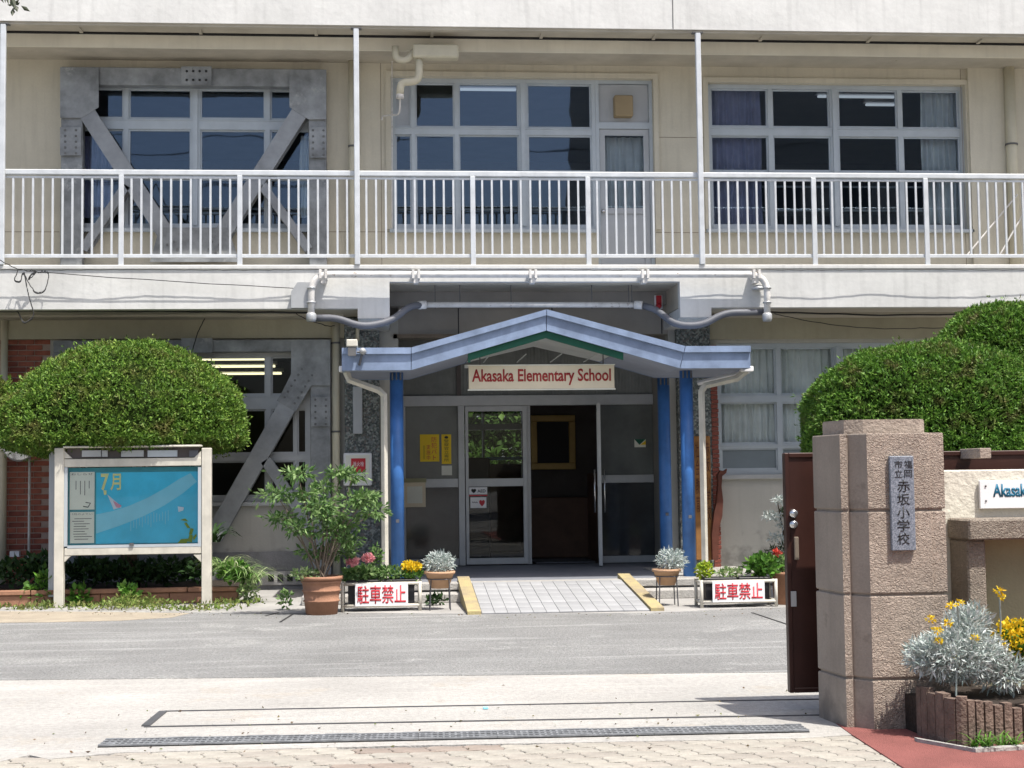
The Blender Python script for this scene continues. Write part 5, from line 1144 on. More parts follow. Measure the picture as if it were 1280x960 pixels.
for px, py in ((1232, 607.5), (1232.5, 626)): a = P3(px, py, YWR-.03); b = MB(); b.tube([(a[0], YWR-.03, a[2]), (a[0], YWR-.035, a[2])], .006, 8); ob('screw', b, 'ink_grey', ss)

# log edging with flower bed on the right
lg = thing('log_edging', 'dark wooden log edging round the flower bed by the pillar', 'edging', (*G(1190, 930), 0))
edge_pts = []
def top_z(px, py, X, Y): return W(px, py, Y)[1]
lp = [(1146, 918, 856), (1152, 921, 858), (1160, 924, 862), (1170, 927, 866), (1181, 931, 868), (1195, 934, 872), (1211, 935, 874), (1221, 933, 876), (1232, 932, 878), (1244, 931, 879), (1256, 930, 881), (1268, 929, 882), (1280, 928, 883), (1292, 927, 884), (1304, 926, 884), (1316, 925, 884)]
for i, (px, pyb, pyt) in enumerate(lp):
    gx, gy = G(px, pyb); zt2 = W(px, pyt, gy)[1]; r = .034 if i < 6 else .025
    nx_, ny_ = G(*lp[min(i+1, len(lp)-1)][:2]) if i < len(lp)-1 else (gx+.05, gy+.005); A_, C_ = Vector((gx, gy)), Vector((nx_, ny_)); dd_ = C_-A_; gp = .08 if i < 5 else .2
    A_, C_ = A_+dd_*gp*.5, C_-dd_*gp*.5; nn_ = Vector((-dd_.y, dd_.x)).normalized()*.045; mid_ = (A_+C_)/2-nn_*.12
    b = MB(); b.slab([tuple(A_), tuple(mid_), tuple(C_), tuple(C_+nn_), tuple(A_+nn_)], -.02, zt2-.004+.012*math.sin(i*2.7)); ob('log', b, 'wood_log', lg)
b = MB(); b.slab([(G(1146, 918)[0], 8.33), (G(1170, 927)[0], G(1170, 927)[1]+.05), (G(1211, 935)[0], G(1211, 935)[1]+.06), (G(1300, 926)[0], G(1300, 926)[1]+.06), (4.3, YSh+.05), (G(1146, 918)[0], YSh+.1)], -.01, .20); ob('soil', b, 'soil', lg)
b = MB(); pts_ = [G(1143+i*18, 926+min(i, 4)*3.2-max(0, i-4)*1.0) for i in range(10)]
for a, c in zip(pts_, pts_[1:]):
    b.slab([a, c, (c[0], c[1]-.05), (a[0], a[1]-.05)], 0, .02)
ob('mortar_line', b, 'concrete', lg)
Yd = 8.05
def silver(name, c, r, n, label, seed, L=.06):
    rt_ = thing(name, label, 'plant', (c[0], c[1], c[2]-r[2])); clump('foliage', rt_, c, r, int(n*1.5), 'silver_leaf', L*.72, L*.17, .15, seed)
    b = MB(); rs = random.Random(seed)
    for k in range(9): b.tube([(c[0]+rs.uniform(-.3, .3)*r[0], c[1], c[2]-r[2]), (c[0]+rs.uniform(-.7, .7)*r[0], c[1]+rs.uniform(-.5, .5)*r[1], c[2]+r[2]*.3)], .006, 5)
    ob('stem', b, 'silver_leaf', rt_); return rt_
a = P3(1200, 818, Yd)
big = silver('dusty_miller', a, (.27, .20, .15), 3200, 'large silver leaved plant with a few yellow flowers in the log edged bed', 3, .055)
clump('foliage', big, P3(1210, 780, Yd+.05), (.13, .12, .11), 700, 'silver_leaf', .05, .011, .7, 4)
clump('foliage', big, P3(1165, 820, Yd), (.15, .12, .09), 800, 'silver_leaf', .055, .012, .3, 14); clump('foliage', big, P3(1255, 840, Yd), (.14, .12, .10), 900, 'silver_leaf', .055, .012, .3, 15)
rs = random.Random(4)
for px, py in ((1163, 774), (1189, 757), (1200, 754), (1218, 798), (1172, 787), (1173, 801), (1194, 822), (1248, 738), (1252, 745), (1185, 778)):
    c = P3(px, py, Yd-.15+rs.uniform(0, .1)); clump('flower', big, c, (.02, .02, .012), 26, 'yellow_petal', .022, .012, .2, px)
for ps in (arc([P3(1250, 815, Yd), P3(1251, 780, Yd), P3(1249, 740, Yd-.05)]), [P3(1200, 800, Yd), P3(1197, 758, Yd-.1)], [P3(1195, 870, Yd-.15), P3(1196, 825, Yd-.15)]): b = MB(); b.tube(ps, .005, 6); ob('flower_stem', b, 'silver_leaf', big)
yf = thing('yellow_flower_bush', 'mound of bright yellow flowers with green leaves at the right edge', 'plant', P3(1275, 860, 8.1))
clump('foliage', yf, P3(1278, 812, 8.15), (.17, .15, .14), 700, 'weed_leaf', .05, .03, .3, 6); clump('flowers', yf, P3(1274, 797, 8.1), (.15, .13, .11), 700, 'yellow_petal', .03, .02, .3, 7)
gw = thing('grass_tuft', 'green grass tuft against the log edging at lower right', 'plant', (*G(1230, 936), 0)); a = G(1226, 937)
blades('blades', gw, (a[0], a[1], 0), 40, .16, .010, 'weed_leaf', .5, 5, .05, .03); a = G(1260, 934); blades('blades', gw, (a[0], a[1], 0), 34, .14, .010, 'weed_leaf', .5, 6, .06, .03)

# ================================================================== NOTICE BOARD
YN = 17.8
nbd = thing('notice_board', 'white framed glass notice board with a blue July display under the rounded bush', 'notice board', P3(165, 760, YN))
def nb(a, b_, c, d, m='board_paint', name='frame', y0=-.04, y1=.04, bev=.006):
    q = rect(a, b_, c, d, YN); b = MB(); b.box(q[0], q[1], YN+y0, YN+y1, q[2], q[3], bev); return ob(name, b, m, nbd)
zn = 0
for a, c in ((68.5, 80.5), (252.5, 264.5)):
    q = rect(a, 560, c, 758, YN); b = MB(); b.box(q[0], q[1], YN-.05, YN+.05, 0, q[3], .006); ob('post', b, 'board_paint', nbd)
nb(81, 573, 252, 583, name='top_rail'); nb(81, 684, 252, 693, name='bottom_rail'); nb(81, 557, 252, 559.5, name='roof_edge', y0=-.1, y1=.1)
nb(84, 560, 249, 572.5, 'room_dark', 'light_box', y0=.0, y1=.05, bev=0)
for a, c, m in ((103, 128, 'aluminium_grey'), (127, 135, 'panel_grey'), (152, 180, 'panel_grey'), (185, 222, 'aluminium'), (237, 248, 'conduit_grey')): nb(a, 563, c, 571, m, 'lamp_piece', y0=-.03, y1=-.001, bev=0)
for a, s in ((81, 1), (252, -1)):
    for py, up_ in ((573, -1), (693, 1)):
        x, z = W(a, py, YN); d = .09*s; b = MB(); b.prism([(x, z), (x+d, z), (x, z-d*s*up_)], YN-.035, YN+.035); ob('corner_brace', b, 'board_paint', nbd)
nb(83, 584, 250, 683, 'felt_teal', 'back_panel', y0=.02, y1=.04, bev=0)
nb(81, 584, 85, 683, 'aluminium', 'inner_frame', y0=-.042, y1=.0, bev=0); nb(248, 584, 252, 683, 'aluminium', 'inner_frame', y0=-.042, y1=.0, bev=0); nb(85, 680.5, 248, 684, 'aluminium', 'inner_frame', y0=-.042, y1=.0, bev=0)
lk = nb(163, 678.5, 168, 682, 'track_steel', 'lock', y0=-.06, y1=-.043, bev=0)
po1 = nb(120, 590, 248, 679, 'poster_blue', 'poster', y0=.010, y1=.016, bev=0)
def npoly(pts, m, name, yo, par): b = MB(); b.prism([W(*p, YN) for p in pts], YN+yo, YN+yo+.002); return ob(name, b, m, par)
npoly([(120, 643), (140, 639), (162, 632), (185, 622), (208, 609), (225, 598), (238, 591.5), (246, 602), (228, 617), (205, 632), (180, 645), (150, 657), (120, 667)], 'poster_pale', 'milky_way', .006, po1)
npoly([(134, 618), (146, 628), (152, 634), (142, 637)], 'white_feather', 'paper_strip', .004, po1); npoly([(141, 626), (152, 632), (149, 635), (145, 634)], 'pink', 'paper_strip', .002, po1)
npoly([(129, 613), (133, 613), (133, 618), (130, 619)], 'poster_yellow', 'star', .004, po1)
text('7', rect(126, 592, 136, 613, YN), YN+.004, 'poster_yellow', po1, ext=0, bold=.03); text('月', rect(138, 592, 151, 613, YN), YN+.004, 'poster_yellow', po1, ext=0, bold=.02)
for q_ in ([(222, 679), (226, 674), (236, 673), (233, 679)], [(234, 677), (237, 668), (241, 669), (240, 678)], [(236, 668), (238, 660), (242, 661), (240, 668)], [(234, 660), (230, 654), (233, 653), (238, 660)], [(225, 650), (231, 648), (236, 652), (230, 651)], [(241, 672), (245, 667), (246, 670), (242, 676)]): npoly(q_, 'lime_leaf', 'paper_leaf', .003, po1)
npoly([(222, 633), (230, 634), (229, 638), (223, 640)], 'white_feather', 'paper_strip', .004, po1)
b = MB(); rs = random.Random(2)
for k in range(14): px = 163+k*3.6; yt_ = 652-k*.9-rs.uniform(0, 5); q = rect(px, yt_, px+.8, yt_+rs.uniform(8, 17), YN); b.box(q[0], q[1], YN+.003, YN+.005, q[2], q[3])
ob('small_writing', b, 'poster_pale', po1)
for (a, b2, c, d), ttl in (((87, 590, 118, 637), 1), ((87.5, 640, 117.5, 679), 2)):
    pz = nb(a, b2, c, d, 'paper', 'paper_notice', y0=.006, y1=.012, bev=0); b = MB(); rs = random.Random(ttl)
    if ttl == 1:
        for k in range(4): q = rect(111-k*5.5, 601, 111.8-k*5.5, 601+rs.uniform(8, 20), YN); b.box(q[0], q[1], YN+.003, YN+.0055, q[2], q[3])
        b.tube([P3(107, 628, YN+.004), P3(113, 629, YN+.004), P3(110, 634, YN+.004), P3(104, 633, YN+.004)], .006, 4)
    else:
        for k in range(9): q = rect(90+rs.uniform(0, 3), 648+k*3.2, 104+rs.uniform(0, 11), 648.8+k*3.2, YN); b.box(q[0], q[1], YN+.003, YN+.0055, q[2], q[3])
    ob('small_writing', b, 'ink_grey', pz); q = rect(a+2, b2+1.5, c-2, b2+4, YN); text('おしらせ' if ttl == 1 else '7月のよてい', q, YN+.003, 'ink_grey', pz, ext=0)
q = rect(85, 584, 248, 680, YN); o = pane(nbd, q[0], q[1], q[2], q[3], YN-.02, 'board_glass'); o.location.y = YN-.02
q = rect(62, 562, 71, 693, YN+.3); b = MB(); b.box(q[0], q[1], YN+.26, YN+.32, q[2]-.5, q[3]); ob('rear_post', b, 'panel_grey', nbd)

# ================================================================== PLANTS LEFT
YT_ = 18.78
tp = thing('round_topiary', 'huge dome shaped clipped bush hanging over the notice board', 'bush', (-3.1, YT_, 0))
YT = 18.78; c0 = W(156, 545, YT); top = W(150, 428, YT)[1]; hw_ = (W(312, 545, YT)[0]-W(0, 545, YT)[0])/2
topiary(tp, (c0[0], YT, c0[1]-.02), hw_, 1.22, top-c0[1]+.02, .28, 50000, 'topiary_leaf', 11, .046, 2.05)
b = MB(); rs = random.Random(1); b.tube([(c0[0]+.1, YT, 0), (c0[0]+.05, YT, .6), (c0[0], YT, c0[1])], [.12, .10, .07], 10); ob('trunk', b, 'bark', tp)
b = MB()
for k in range(9): a_ = k*.7; b.tube([(c0[0]+.05, YT, .6), (c0[0]+math.cos(a_)*.5, YT+math.sin(a_)*.4, 1.1), (c0[0]+math.cos(a_)*1.1, YT+math.sin(a_)*.7, c0[1]+.05)], [.05, .035, .015], 6)
ob('limb', b, 'bark', tp)
t2 = thing('round_topiary', 'clipped bush cut off by the left edge of the photo', 'bush', (W(-70, 600, 18.7)[0], 18.7, 0))
c2 = W(-60, 505, 18.7); topiary(t2, (c2[0], 18.7, c2[1]), .75, .6, .42, .3, 3500, 'topiary_leaf', 21, .07); b = MB(); b.tube([(c2[0], 18.7, 0), (c2[0], 18.7, c2[1])], .07, 8); ob('trunk', b, 'bark', t2)
# right topiary: two crowns
t3 = thing('cloud_topiary', 'deep green clipped tree with a low broad crown and a higher one behind the pillar', 'tree', (W(1180, 600, 17.2)[0], 17.2, 0))
YT3 = 17.0; cA = W(1165, 540, YT3); tA = W(1120, 430, YT3)[1]
topiary(t3, (cA[0], YT3, cA[1]-.1), W(1165, 540, YT3)[0]-W(1011, 540, YT3)[0], 1.1, tA-cA[1]+.1, .6, 36000, 'topiary_leaf_dark', 31, .052, 2.6)
cB = W(1262, 450, YT3+.4); tB = W(1250, 379, YT3+.4)[1]
topiary(t3, (cB[0], YT3+.4, cB[1]), .86, .8, tB-cB[1], .45, 19000, 'topiary_leaf_dark', 32, .052, 2.3)
cD = W(1290, 500, YT3); topiary(t3, (cD[0], YT3-.1, cD[1]-.15), .95, 1.0, .55, .8, 16000, 'topiary_leaf_dark', 33, .052, 2.3)
b = MB(); b.tube([(cA[0]+.2, YT3+.2, 0), (cA[0]+.1, YT3+.1, .8), (cA[0], YT3, cA[1])], [.14, .11, .08], 10); b.tube([(cA[0]+.1, YT3+.1, .8), (cB[0]-.3, YT3+.3, 2.0), (cB[0], YT3+.4, cB[1])], [.09, .07, .05], 8); ob('trunk', b, 'bark', t3)
# convex mirror on a pole in front of the bricks
mr = thing('round_mirror', 'round grey rimmed mirror on a thin white pole before the brick wall', 'mirror', P3(35, 700, 19.85))
Ym = 19.85; c = P3(25, 556, Ym); b = MB(); b.smooth = True; n = 24; rr = .22
vs = [(c[0]+rr*q*math.cos(2*math.pi*k/n), Ym-dy, c[2]+rr*q*math.sin(2*math.pi*k/n)) for q, dy in ((1.0, 0), (1.0, .04), (.9, .05)) for k in range(n)]
b.add(vs, [(i*n+k, i*n+(k+1) % n, (i+1)*n+(k+1) % n, (i+1)*n+k) for i in range(2) for k in range(n)]); ob('rim', b, 'aluminium_grey', mr)
b = MB(); b.smooth = True; vs = [(c[0], Ym-.09, c[2])]+[(c[0]+rr*q*math.cos(2*math.pi*k/n), Ym-.05-.04*(1-q*q), c[2]+rr*q*math.sin(2*math.pi*k/n)) for q in (.45, .9) for k in range(n)]
b.add(vs, [(0, 1+k, 1+(k+1) % n) for k in range(n)]+[(1+k, 1+n+k, 1+n+(k+1) % n, 1+(k+1) % n) for k in range(n)]); ob('mirror_face', b, 'chrome', mr)
a = W(36.5, 640, Ym+.05)[0]; b = MB(); b.tube([(a, Ym+.05, 0), (a, Ym+.05, c[2])], .017, 8); ob('pole', b, 'pipe_white', mr)
b = MB(); q = rect(12, 689, 24, 696, 19.9); b.box(q[0], (q[0]+q[1])/2-.004, 19.9, 19.98, q[2], q[3]); b.box((q[0]+q[1])/2+.004, q[1], 19.9, 19.98, q[2], q[3]); ob('small_box', b, 'sign_white', label='pair of tiny white boxes at the foot of the brick wall', cat='box')

# planting bed with terracotta edging
bd = thing('planting_bed', 'low planting bed with terracotta block edging behind the notice board', 'flower bed', (-3.2, 18.1, 0))
yE = 18.05; zbt = W(150, 736, yE)[1]; x_end = W(298, 745, yE)[0]
b = MB(); b.box(XL, x_end-.04, yE+.12, YW-.04, -.02, zbt-.05); ob('soil', b, 'soil', bd)
bt = MB(); bt.box(-.30, .30, -.06, .06, 0, .055, .008); tm_ = bt.mesh('edging_block', 'terracotta'); x = x_end-.30
while x > -7:
    o = link('edging_block', tm_, bd); o.location = (x, yE+.06, zbt-.055); o.rotation_euler = (0, random.uniform(-.004, .004), random.uniform(-.01, .01)); x -= .61
bt = MB(); bt.box(-.20, .20, -.045, .045, 0, zbt-.06, .008); tm_ = bt.mesh('face_block', 'terracotta'); x = x_end-.21
while x > -7:
    o = link('face_block', tm_, bd); o.location = (x, yE+.07, 0); x -= .405
sh_ = thing('shade_plants', 'dark leafy plants growing in the shade under the rounded bush', 'plant', (-3.2, 18.7, .2))
for k, (px, py, rr_, n) in enumerate(((20, 716, .35, 220), (55, 708, .3, 300), (110, 715, .38, 420), (160, 716, .38, 380), (205, 714, .38, 420), (248, 712, .22, 200), (-20, 715, .3, 200))):
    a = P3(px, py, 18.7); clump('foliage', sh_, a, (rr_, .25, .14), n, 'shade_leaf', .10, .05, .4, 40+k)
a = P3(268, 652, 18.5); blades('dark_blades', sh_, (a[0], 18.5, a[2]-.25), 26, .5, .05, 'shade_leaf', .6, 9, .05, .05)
spd = thing('spider_plant', 'arching green and cream striped leaves at the right end of the planting bed', 'plant', P3(290, 735, 18.1))
for k, (px, py) in enumerate(((275, 712), (290, 718), (306, 722), (318, 728))): a = P3(px, py, 18.15); blades('leaf_tuft', spd, (a[0], 18.15-.05*k, a[2]), 60, .50, .017, 'spider_leaf', .8, 50+k, .05, .08)
clump('foliage', spd, P3(294, 716, 18.05), (.20, .16, .12), 260, 'weed_leaf', .08, .045, .5, 61); clump('foliage', spd, P3(310, 738, 18.0), (.12, .12, .12), 200, 'spider_leaf', .06, .03, .3, 62)
# weeds: uncountable strip
rs_ = np.random.RandomState(9); n = 7000; xs = rs_.uniform(-7.0, W(322, 755, 16.9)[0], n)
yl = np.interp(xs, [-7, G(0, 763)[0], G(320, 765)[0]], [18.0, G(0, 763)[1], G(320, 765)[1]]); ys = yl+rs_.rand(n)**.8*(18.04-yl)
kp = (vnoise(np.stack([xs, ys, 0*xs], 1), 3.0, 8)+1.0) > rs_.rand(n)*1.3; xs, ys = xs[kp], ys[kp]; n = len(xs)
ht = .02+.08*np.abs(vnoise(np.stack([xs, ys, 0*xs], 1), 3.2, 3))
P = np.stack([xs, ys, rs_.rand(n)*ht], 1); Dr = rs_.normal(size=(n, 3))*.7+np.array([0, -.1, .6])
ob_ = link('weeds', leaves_mesh('weeds', P, Dr, .055*(.6+.8*rs_.rand(n)), .024*(.6+.8*rs_.rand(n)), 'ground_leaf'), None); tag(ob_, 'low green weeds along the foot of the planting bed', 'weeds', kind='stuff')
for px, lb, s_ in ((38, 'leafy weed left of the notice board post', 71), (56, 'taller broad leafed weed against the left notice board post', 72), (100, 'leafy weed under the left half of the notice board', 73), (160, 'leafy weed under the middle of the notice board', 74)):
    a = G(px, 757); t_ = thing('tall_weed', lb, 'weed', (a[0], a[1]-.02, 0)); hh = .16 if px != 56 else .30
    clump('foliage', t_, (a[0], a[1]-.02, hh*.75), (.11, .08, hh*.75), 120 if px != 56 else 150, 'weed_leaf', .085, .05, .3, s_)

# terracotta pot with nandina
def pot(root, c, r0_, r1_, h, m='terracotta', rings=(.35, .62, .85)):
    b = MB(); prof = [(r0_, 0)]
    for q in rings: rr_ = r0_+(r1_-r0_)*q; prof += [(rr_, h*q-.012), (rr_+.012, h*q-.004), (rr_+.012, h*q+.008), (rr_, h*q+.014)]
    prof += [(r1_, h-.04), (r1_+.018, h-.038), (r1_+.018, h), (r1_-.02, h), (r1_-.03, h-.05)]
    b.lathe(prof, c, 28); ob('pot', b, m, root)
    b = MB(); b.lathe([(r1_-.022, h-.03), (.001, h-.025)], c, 20); ob('soil', b, 'soil', root)
YPo = 16.3; a = W(402, 765, YPo); nd = thing('nandina_in_pot', 'tall airy green shrub in a ribbed terracotta pot left of the entrance', 'potted plant', (a[0], YPo, 0))
s = FOC/YPo; pot(nd, (a[0], YPo, 0), .17, .215, .41)
rs = random.Random(12); sprays = [(425, 590, .10), (372, 592, .13), (405, 608, .10), (345, 618, .16), (400, 632, .2), (352, 648, .12), (372, 660, .12), (440, 595, .10), (447, 625, .16), (465, 640, .12), (430, 655, .14), (410, 665, .16), (425, 690, .16), (390, 690, .12), (436, 676, .10), (408, 645, .15), (383, 618, .12), (458, 620, .1)]
b = MB(); base = Vector((a[0], YPo, .38))
lv = []
for i, (px, py, rr_) in enumerate(sprays):
    Y = YPo+rs.uniform(-.18, .18); t_ = Vector(P3(px, py, Y)); mid = base.lerp(t_, .55)+Vector((rs.uniform(-.05, .05), 0, .08)); b.tube([base+Vector((rs.uniform(-.06, .06), rs.uniform(-.05, .05), 0)), mid, t_], [.011, .008, .004], 6)
    n = int(135*rr_/.12); u = np.random.normal(size=(n, 3)); P = np.array(t_)+u*np.array([rr_*.56, rr_*.45, rr_*.2]); lv.append((P, u*.6+np.array([0, 0, -.15])+np.random.normal(size=(n, 3))*.5))
ob('stems', b, 'stem_grey', nd); P = np.concatenate([q[0] for q in lv]); Dr = np.concatenate([q[1] for q in lv]); n = len(P)
link('foliage', leaves_mesh('foliage', P, Dr, (.078*(.6+.7*np.random.rand(n))), .031*(.7+.5*np.random.rand(n)), 'nandina_leaf'), nd)
clump('low_leaves', nd, P3(380, 718, YPo-.05), (.16, .12, .06), 160, 'spider_leaf', .06, .025, .2, 80)
a = G(357, 762); sp2_ = thing('small_seedling', 'small green seedling on the ground left of the terracotta pot', 'plant', (a[0], a[1], 0)); clump('foliage', sp2_, (a[0], a[1], .12), (.07, .06, .10), 70, 'nandina_leaf', .07, .035, .4, 81)

# planter stands with no-parking boards
def planter_stand(px0, px1, pyt, pyb, sx0, sx1, label, seed):
    gx, gy = G((px0+px1)/2, pyb); Y = gy+.0; r = thing('planter_stand', label, 'planter', (gx, Y, 0), 'planter stands with no parking boards')
    x0, x1 = W(px0+2, (pyt+pyb)/2, Y)[0], W(px1-2, (pyt+pyb)/2, Y)[0]; zt2 = W((px0+px1)/2, pyt+1, Y)[1]; zl_ = W((px0+px1)/2, pyb-7, Y)[1]; dp = .30
    rr_ = .019
    for x in (x0, x1):
        for y in (Y, Y+dp): b = MB(); b.tube([(x, y, 0), (x, y, zt2+.01)], rr_, 10); ob('leg', b, 'board_paint', r)
    b = MB()
    for z in (zl_, zt2-.01):
        for y in (Y, Y+dp): b.tube([(x0, y, z), (x1, y, z)], rr_*.9, 10)
        for x in (x0, x1): b.tube([(x, Y, z), (x, Y+dp, z)], rr_*.9, 10)
    ob('rail', b, 'board_paint', r)
    n = 2; w_ = (x1-x0-.1)/n
    for k in range(n):
        a0 = x0+.04+k*(w_+.02); b = MB(); b.slab([(a0+.02, Y+.05), (a0+w_-.02, Y+.05), (a0+w_-.02, Y+dp-.05), (a0+.02, Y+dp-.05)], zl_+.02, zt2-.02); b.box(a0, a0+w_, Y+.03, Y+dp-.03, zt2-.02, zt2+.03, .008); ob('planter_box', b, 'black_plastic', r)
    q = rect(sx0, pyt+1.5, sx1, pyb-7, Y); b = MB(); b.box(q[0], q[1], Y-.032, Y-.024, q[2], q[3]); bo = ob('sign_board', b, 'sign_white', r)
    e = (q[1]-q[0])*.04; text('駐車禁止', (q[0]+e, q[1]-e, q[2]+.025, q[3]-.02), Y-.036, 'red_letter', bo, ext=.003, bold=.012)
    return r, x0, x1, Y, zt2
r, x0, x1, Y, zt2 = planter_stand(426, 527, 727.5, 764, 444, 510, 'white pipe planter stand with no parking board left of the ramp and pink flowers', 1)
f1 = thing('pink_geranium', 'pink flowering plant in the left planter stand', 'plant', (x0+.2, Y+.15, zt2)); clump('foliage', f1, P3(450, 719, Y+.15), (.20, .13, .08), 300, 'nandina_leaf', .075, .045, .3, 90); clump('flowers', f1, P3(441, 702, Y-.06), (.06, .04, .035), 190, 'pink_petal', .042, .034, .4, 91); clump('flowers', f1, P3(460, 698, Y-.06), (.055, .04, .03), 170, 'pink_petal', .042, .034, .4, 92)
f2 = thing('leafy_plant', 'green leafy plant in the middle of the left planter stand', 'plant', (x0+.5, Y+.15, zt2)); clump('foliage', f2, P3(485, 717, Y+.15), (.2, .13, .08), 380, 'nandina_leaf', .06, .03, .3, 93); clump('foliage', f2, P3(470, 695, Y+.2), (.06, .05, .12), 110, 'nandina_leaf', .06, .03, .5, 94)
f3 = thing('yellow_marigold', 'clump of yellow marigolds at the right end of the left planter stand', 'plant', (x1-.1, Y+.15, zt2)); clump('foliage', f3, P3(514, 720, Y+.15), (.13, .1, .09), 220, 'weed_leaf', .06, .02, .6, 95); clump('flowers', f3, P3(515, 708, Y+.12), (.12, .1, .05), 260, 'yellow_petal', .035, .028, .4, 96)
r, x0, x1, Y, zt2 = planter_stand(875, 972, 724.5, 759, 890, 955, 'white pipe planter stand with no parking board beside the brown gate', 2)
f4 = thing('lime_plant', 'yellow green bushy plant at the left end of the right planter stand', 'plant', (x0+.1, Y+.15, zt2)); clump('foliage', f4, P3(881, 713, Y+.15), (.09, .09, .09), 240, 'lime_leaf', .045, .03, .4, 97)
f5 = thing('sparse_seedlings', 'sparse pale seedlings in the middle of the right planter stand', 'plant', (x0+.4, Y+.15, zt2)); clump('foliage', f5, P3(912, 716, Y+.15), (.17, .1, .05), 140, 'spider_leaf', .05, .03, .5, 98)
f6 = thing('broad_leaf_plant', 'bright green broad leafed plant at the right end of the right planter stand', 'plant', (x1-.2, Y+.15, zt2)); clump('foliage', f6, P3(953, 708, Y+.15), (.17, .12, .11), 380, 'weed_leaf', .08, .045, .5, 99)
a = G(979, 757); tpz = thing('tall_terracotta_pot', 'tall terracotta pot with a red flower half hidden by the brown gate', 'potted plant', (a[0]+.06, a[1]+.2, 0)); pot(tpz, (a[0]+.08, a[1]+.2, 0), .12, .15, .36, rings=()); clump('foliage', tpz, P3(975, 705, a[1]+.2), (.14, .1, .09), 220, 'nandina_leaf', .06, .035, .4, 100); clump('flowers', tpz, P3(971, 691, a[1]+.1), (.035, .03, .03), 70, 'red_petal', .035, .03, .3, 101)
gs = thing('grey_shrub', 'wispy grey green shrub against the wall beside the gate', 'shrub', (W(978, 700, 18.3)[0], 18.3, .0))
for k, (px, py, rr_) in enumerate(((975, 625, .07), (965, 645, .09), (980, 655, .10), (972, 672, .10), (985, 685, .14), (968, 690, .1), (985, 640, .09))): clump('foliage', gs, P3(px, py, 18.3), (rr_*1.3, .1, rr_*.6), 130, 'shade_leaf' if k > 3 else 'silver_leaf', .06, .014, .2, 110+k)
b = MB(); b.tube([(W(985, 700, 18.3)[0], 18.3, 0), P3(980, 670, 18.3), P3(972, 628, 18.3)], [.02, .014, .006], 6); ob('stem', b, 'bark', gs)
# pots on wire stands with silver plants
def pot_stand(px, pyt, pyp, pyb, wpx, label, seed, plabel, dx=0):
    gx, gy = G(px, pyb); Y = gy; s = FOC/Y; r = thing('pot_stand', label, 'plant stand', (gx, Y, 0), 'terracotta bowls on wire stands'); zt2 = W(px, pyt, Y)[1]; zb2 = W(px, pyp, Y)[1]; hw2 = wpx/s/2
    b = MB(); b.lathe([(hw2*.62, 0), (hw2*.97, zt2-zb2-.03), (hw2+.012, zt2-zb2-.028), (hw2+.012, zt2-zb2), (hw2-.02, zt2-zb2), (hw2-.03, zt2-zb2-.04), (.001, zt2-zb2-.04)], (gx, Y, zb2), 20); ob('bowl', b, 'terracotta_pale', r)
    zz = zb2+(zt2-zb2)*.55
    for sx_, sy_ in ((-1, -1), (1, -1), (-1, 1), (1, 1)):
        b = MB(); b.tube([(gx+sx_*hw2*.62, Y+sy_*.09, zz), (gx+sx_*hw2*.7, Y+sy_*.10, 0)], .007, 6); ob('leg', b, 'stand_wire', r)
    b = MB(); b.tube([(gx+hw2*.9*math.cos(t*.5236), Y+hw2*.9*math.sin(t*.5236), zz) for t in range(13)], .006, 5); ob('ring', b, 'stand_wire', r)
    t_ = silver('dusty_miller', (gx+dx, Y, zt2+.10), (.17, .14, .12), 620, plabel, seed, .07); return r
pot_stand(550, 714, 735, 762, 36, 'terracotta bowl on a wire stand left of the ramp', 5, 'silver leaved plant in the bowl left of the ramp')
pot_stand(834, 711, 731, 757, 34, 'terracotta bowl on a wire stand right of the ramp', 6, 'silver leaved plant drooping from the bowl right of the ramp', .06)
a = G(546, 760); sp3 = thing('small_seedling', 'low dark green plant under the left wire stand', 'plant', (a[0], a[1]+.3, 0)); clump('foliage', sp3, (a[0], a[1]+.35, .06), (.12, .08, .05), 90, 'shade_leaf', .07, .035, .3, 82)

# ================================================================== GREENERY BEYOND THE HALL, TREE, OPPOSITE BUILDING
hg = thing('back_garden_tree', 'sunlit green tree seen through the hall window', 'tree', (2.0, 34.5, 0))
for k, (x, z, rr_) in enumerate(((1.2, 2.6, .9), (2.4, 3.1, 1.1), (1.6, 3.9, 1.0), (3.2, 4.0, 1.0), (2.0, 1.6, 1.0), (3.3, 2.2, 1.0), (4.4, 2.6, 1.1), (.4, 1.8, .9))): clump('foliage', hg, (x, 34.5+.3*(k % 2), z), (rr_, .8, rr_*.9), 1200, 'tree_leaf', .22, .13, .2, 130+k)
b = MB(); b.tube([(2.0, 34.7, 0), (2.1, 34.7, 2)], [.12, .08], 8); ob('trunk', b, 'bark', hg)
ct = thing('street_tree', 'leafy twig of a tree hanging in at the upper left corner', 'tree', (-5.3, 14.2, 0))
YTt = 14.0; tw_ = [P3(-60, -90, YTt), P3(-30, -30, YTt), P3(8, -8, YTt), P3(17, 6, YTt)]
b = MB(); b.tube([(-5.3, 14.2, 0), (-5.2, 14.2, 2.5), (-5.35, 14.1, 4.2), (-5.5, 14.1, 6.0)], [.08, .07, .05, .03], 10); ob('trunk', b, 'bark', ct)
b = MB(); b.tube([(-5.35, 14.1, 4.2)]+[Vector(p) for p in tw_], [.03, .02, .015, .008, .004], 6); ob('branch', b, 'bark', ct)
mat('leaf_dull', (.035, .045, .02), .5)
b = MB()
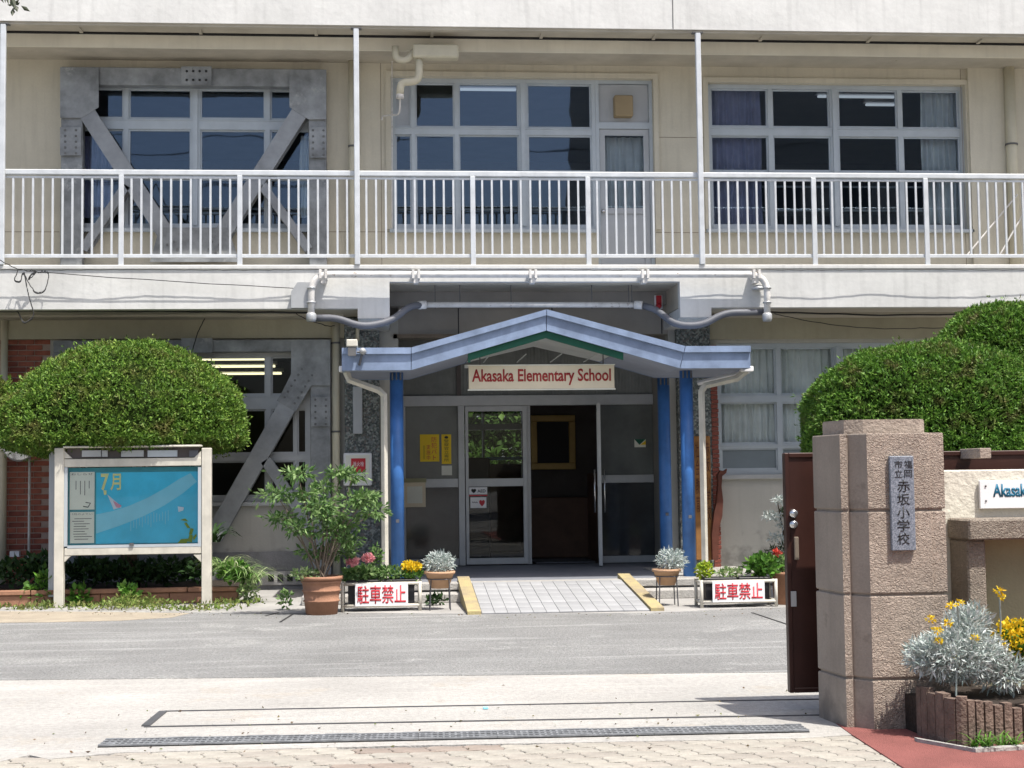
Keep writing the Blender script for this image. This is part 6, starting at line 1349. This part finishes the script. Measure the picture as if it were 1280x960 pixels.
for px, py, qx, qy, wl_ in ((17, 7, 19, 11, .02), (16, 10, 15.5, 17, .022), (19, 6, 21, 12, .022), (26, 7, 34, 12, .02), (18, 5, 22, 1, .014), (9, 6, 14, 6, .012), (13, -6, 17, 6, .03), (19, 6, 23, 4, .014), (8, -6, 10, 2, .014), (-10, -20, 0, -4, .03), (4, -14, 6, -2, .02)):
    A, C = Vector(P3(px, py, YTt)), Vector(P3(qx, qy, YTt-.02)); C = A+(C-A)*1.5; d = C-A; q = d.cross(Vector((0, 1, .2))).normalized()*wl_; m_ = A.lerp(C, .45); b.add([A, m_+q+Vector((0, .01, 0)), C, m_-q+Vector((0, .01, 0))], [(0, 1, 2), (0, 2, 3)])
ob('leaves', b, 'leaf_dull', ct); clump('crown', ct, (-6.1, 14.1, 6.3), (.8, .7, .6), 1500, 'tree_leaf', .10, .045, .1, 140)
# building across the street: mirrored in the window panes
op_ = thing('opposite_house', 'plain grey apartment block across the street mirrored in the upper windows', 'building', (14, -20, 0))
b = MB(); b.box(8.3, 30, -26, -17, 0, 21); ob('wall', b, 'opposite_wall', op_)
b = MB()
for i in range(5):
    for j in range(4): b.box(8+i*3.2, 10+i*3.2, -16.99, -16.9, 1.4+j*3.4, 3.0+j*3.4)
ob('windows', b, 'opposite_window', op_)

for k, (z, dz) in enumerate(((11.2, .3), (11.5, .5), (12.4, .2))):
    pl_ = [(-25+i*2.5, -6.0-k*.3, z-dz*4*(i/24)*(1-i/24)) for i in range(25)]; b = MB(); b.tube(pl_, .018, 5)
    ob('overhead_wire', b, 'cable_black', label=('lowest', 'middle', 'highest')[k]+' of the overhead wires across the street mirrored in the upper windows', cat='wire')

# fallen leaves and grit where dirt gathers
rs_ = np.random.RandomState(77); n = 260; t_ = rs_.rand(n); xs = np.concatenate([rs_.uniform(-4.5, 4.2, n//2), rs_.uniform(-2.2, 3.2, n-n//2)])
ys = np.concatenate([np.interp(xs[:n//2], [-4.47, -1.48, .96, 2.75, 3.93], [17.5, 16.6, 15.8, 15.55, 15.9])-np.abs(rs_.normal(size=n//2))*.25, 8.75+rs_.normal(size=n-n//2)*.5])
P = np.stack([xs, ys, np.full(n, .004)], 1); Dr = rs_.normal(size=(n, 3)); Dr[:, 2] = np.abs(Dr[:, 2])*.15
leafmat('dry_leaf', [(.16, .10, .05), (.10, .07, .04), (.12, .15, .05), (.22, .16, .08)], .1)
tag(link('fallen_leaves', leaves_mesh('fallen_leaves', P, Dr, .012+.022*rs_.rand(n), .006+.012*rs_.rand(n), 'dry_leaf')), 'scattered tiny dry leaves on the road and pale concrete', 'leaves', kind='stuff')
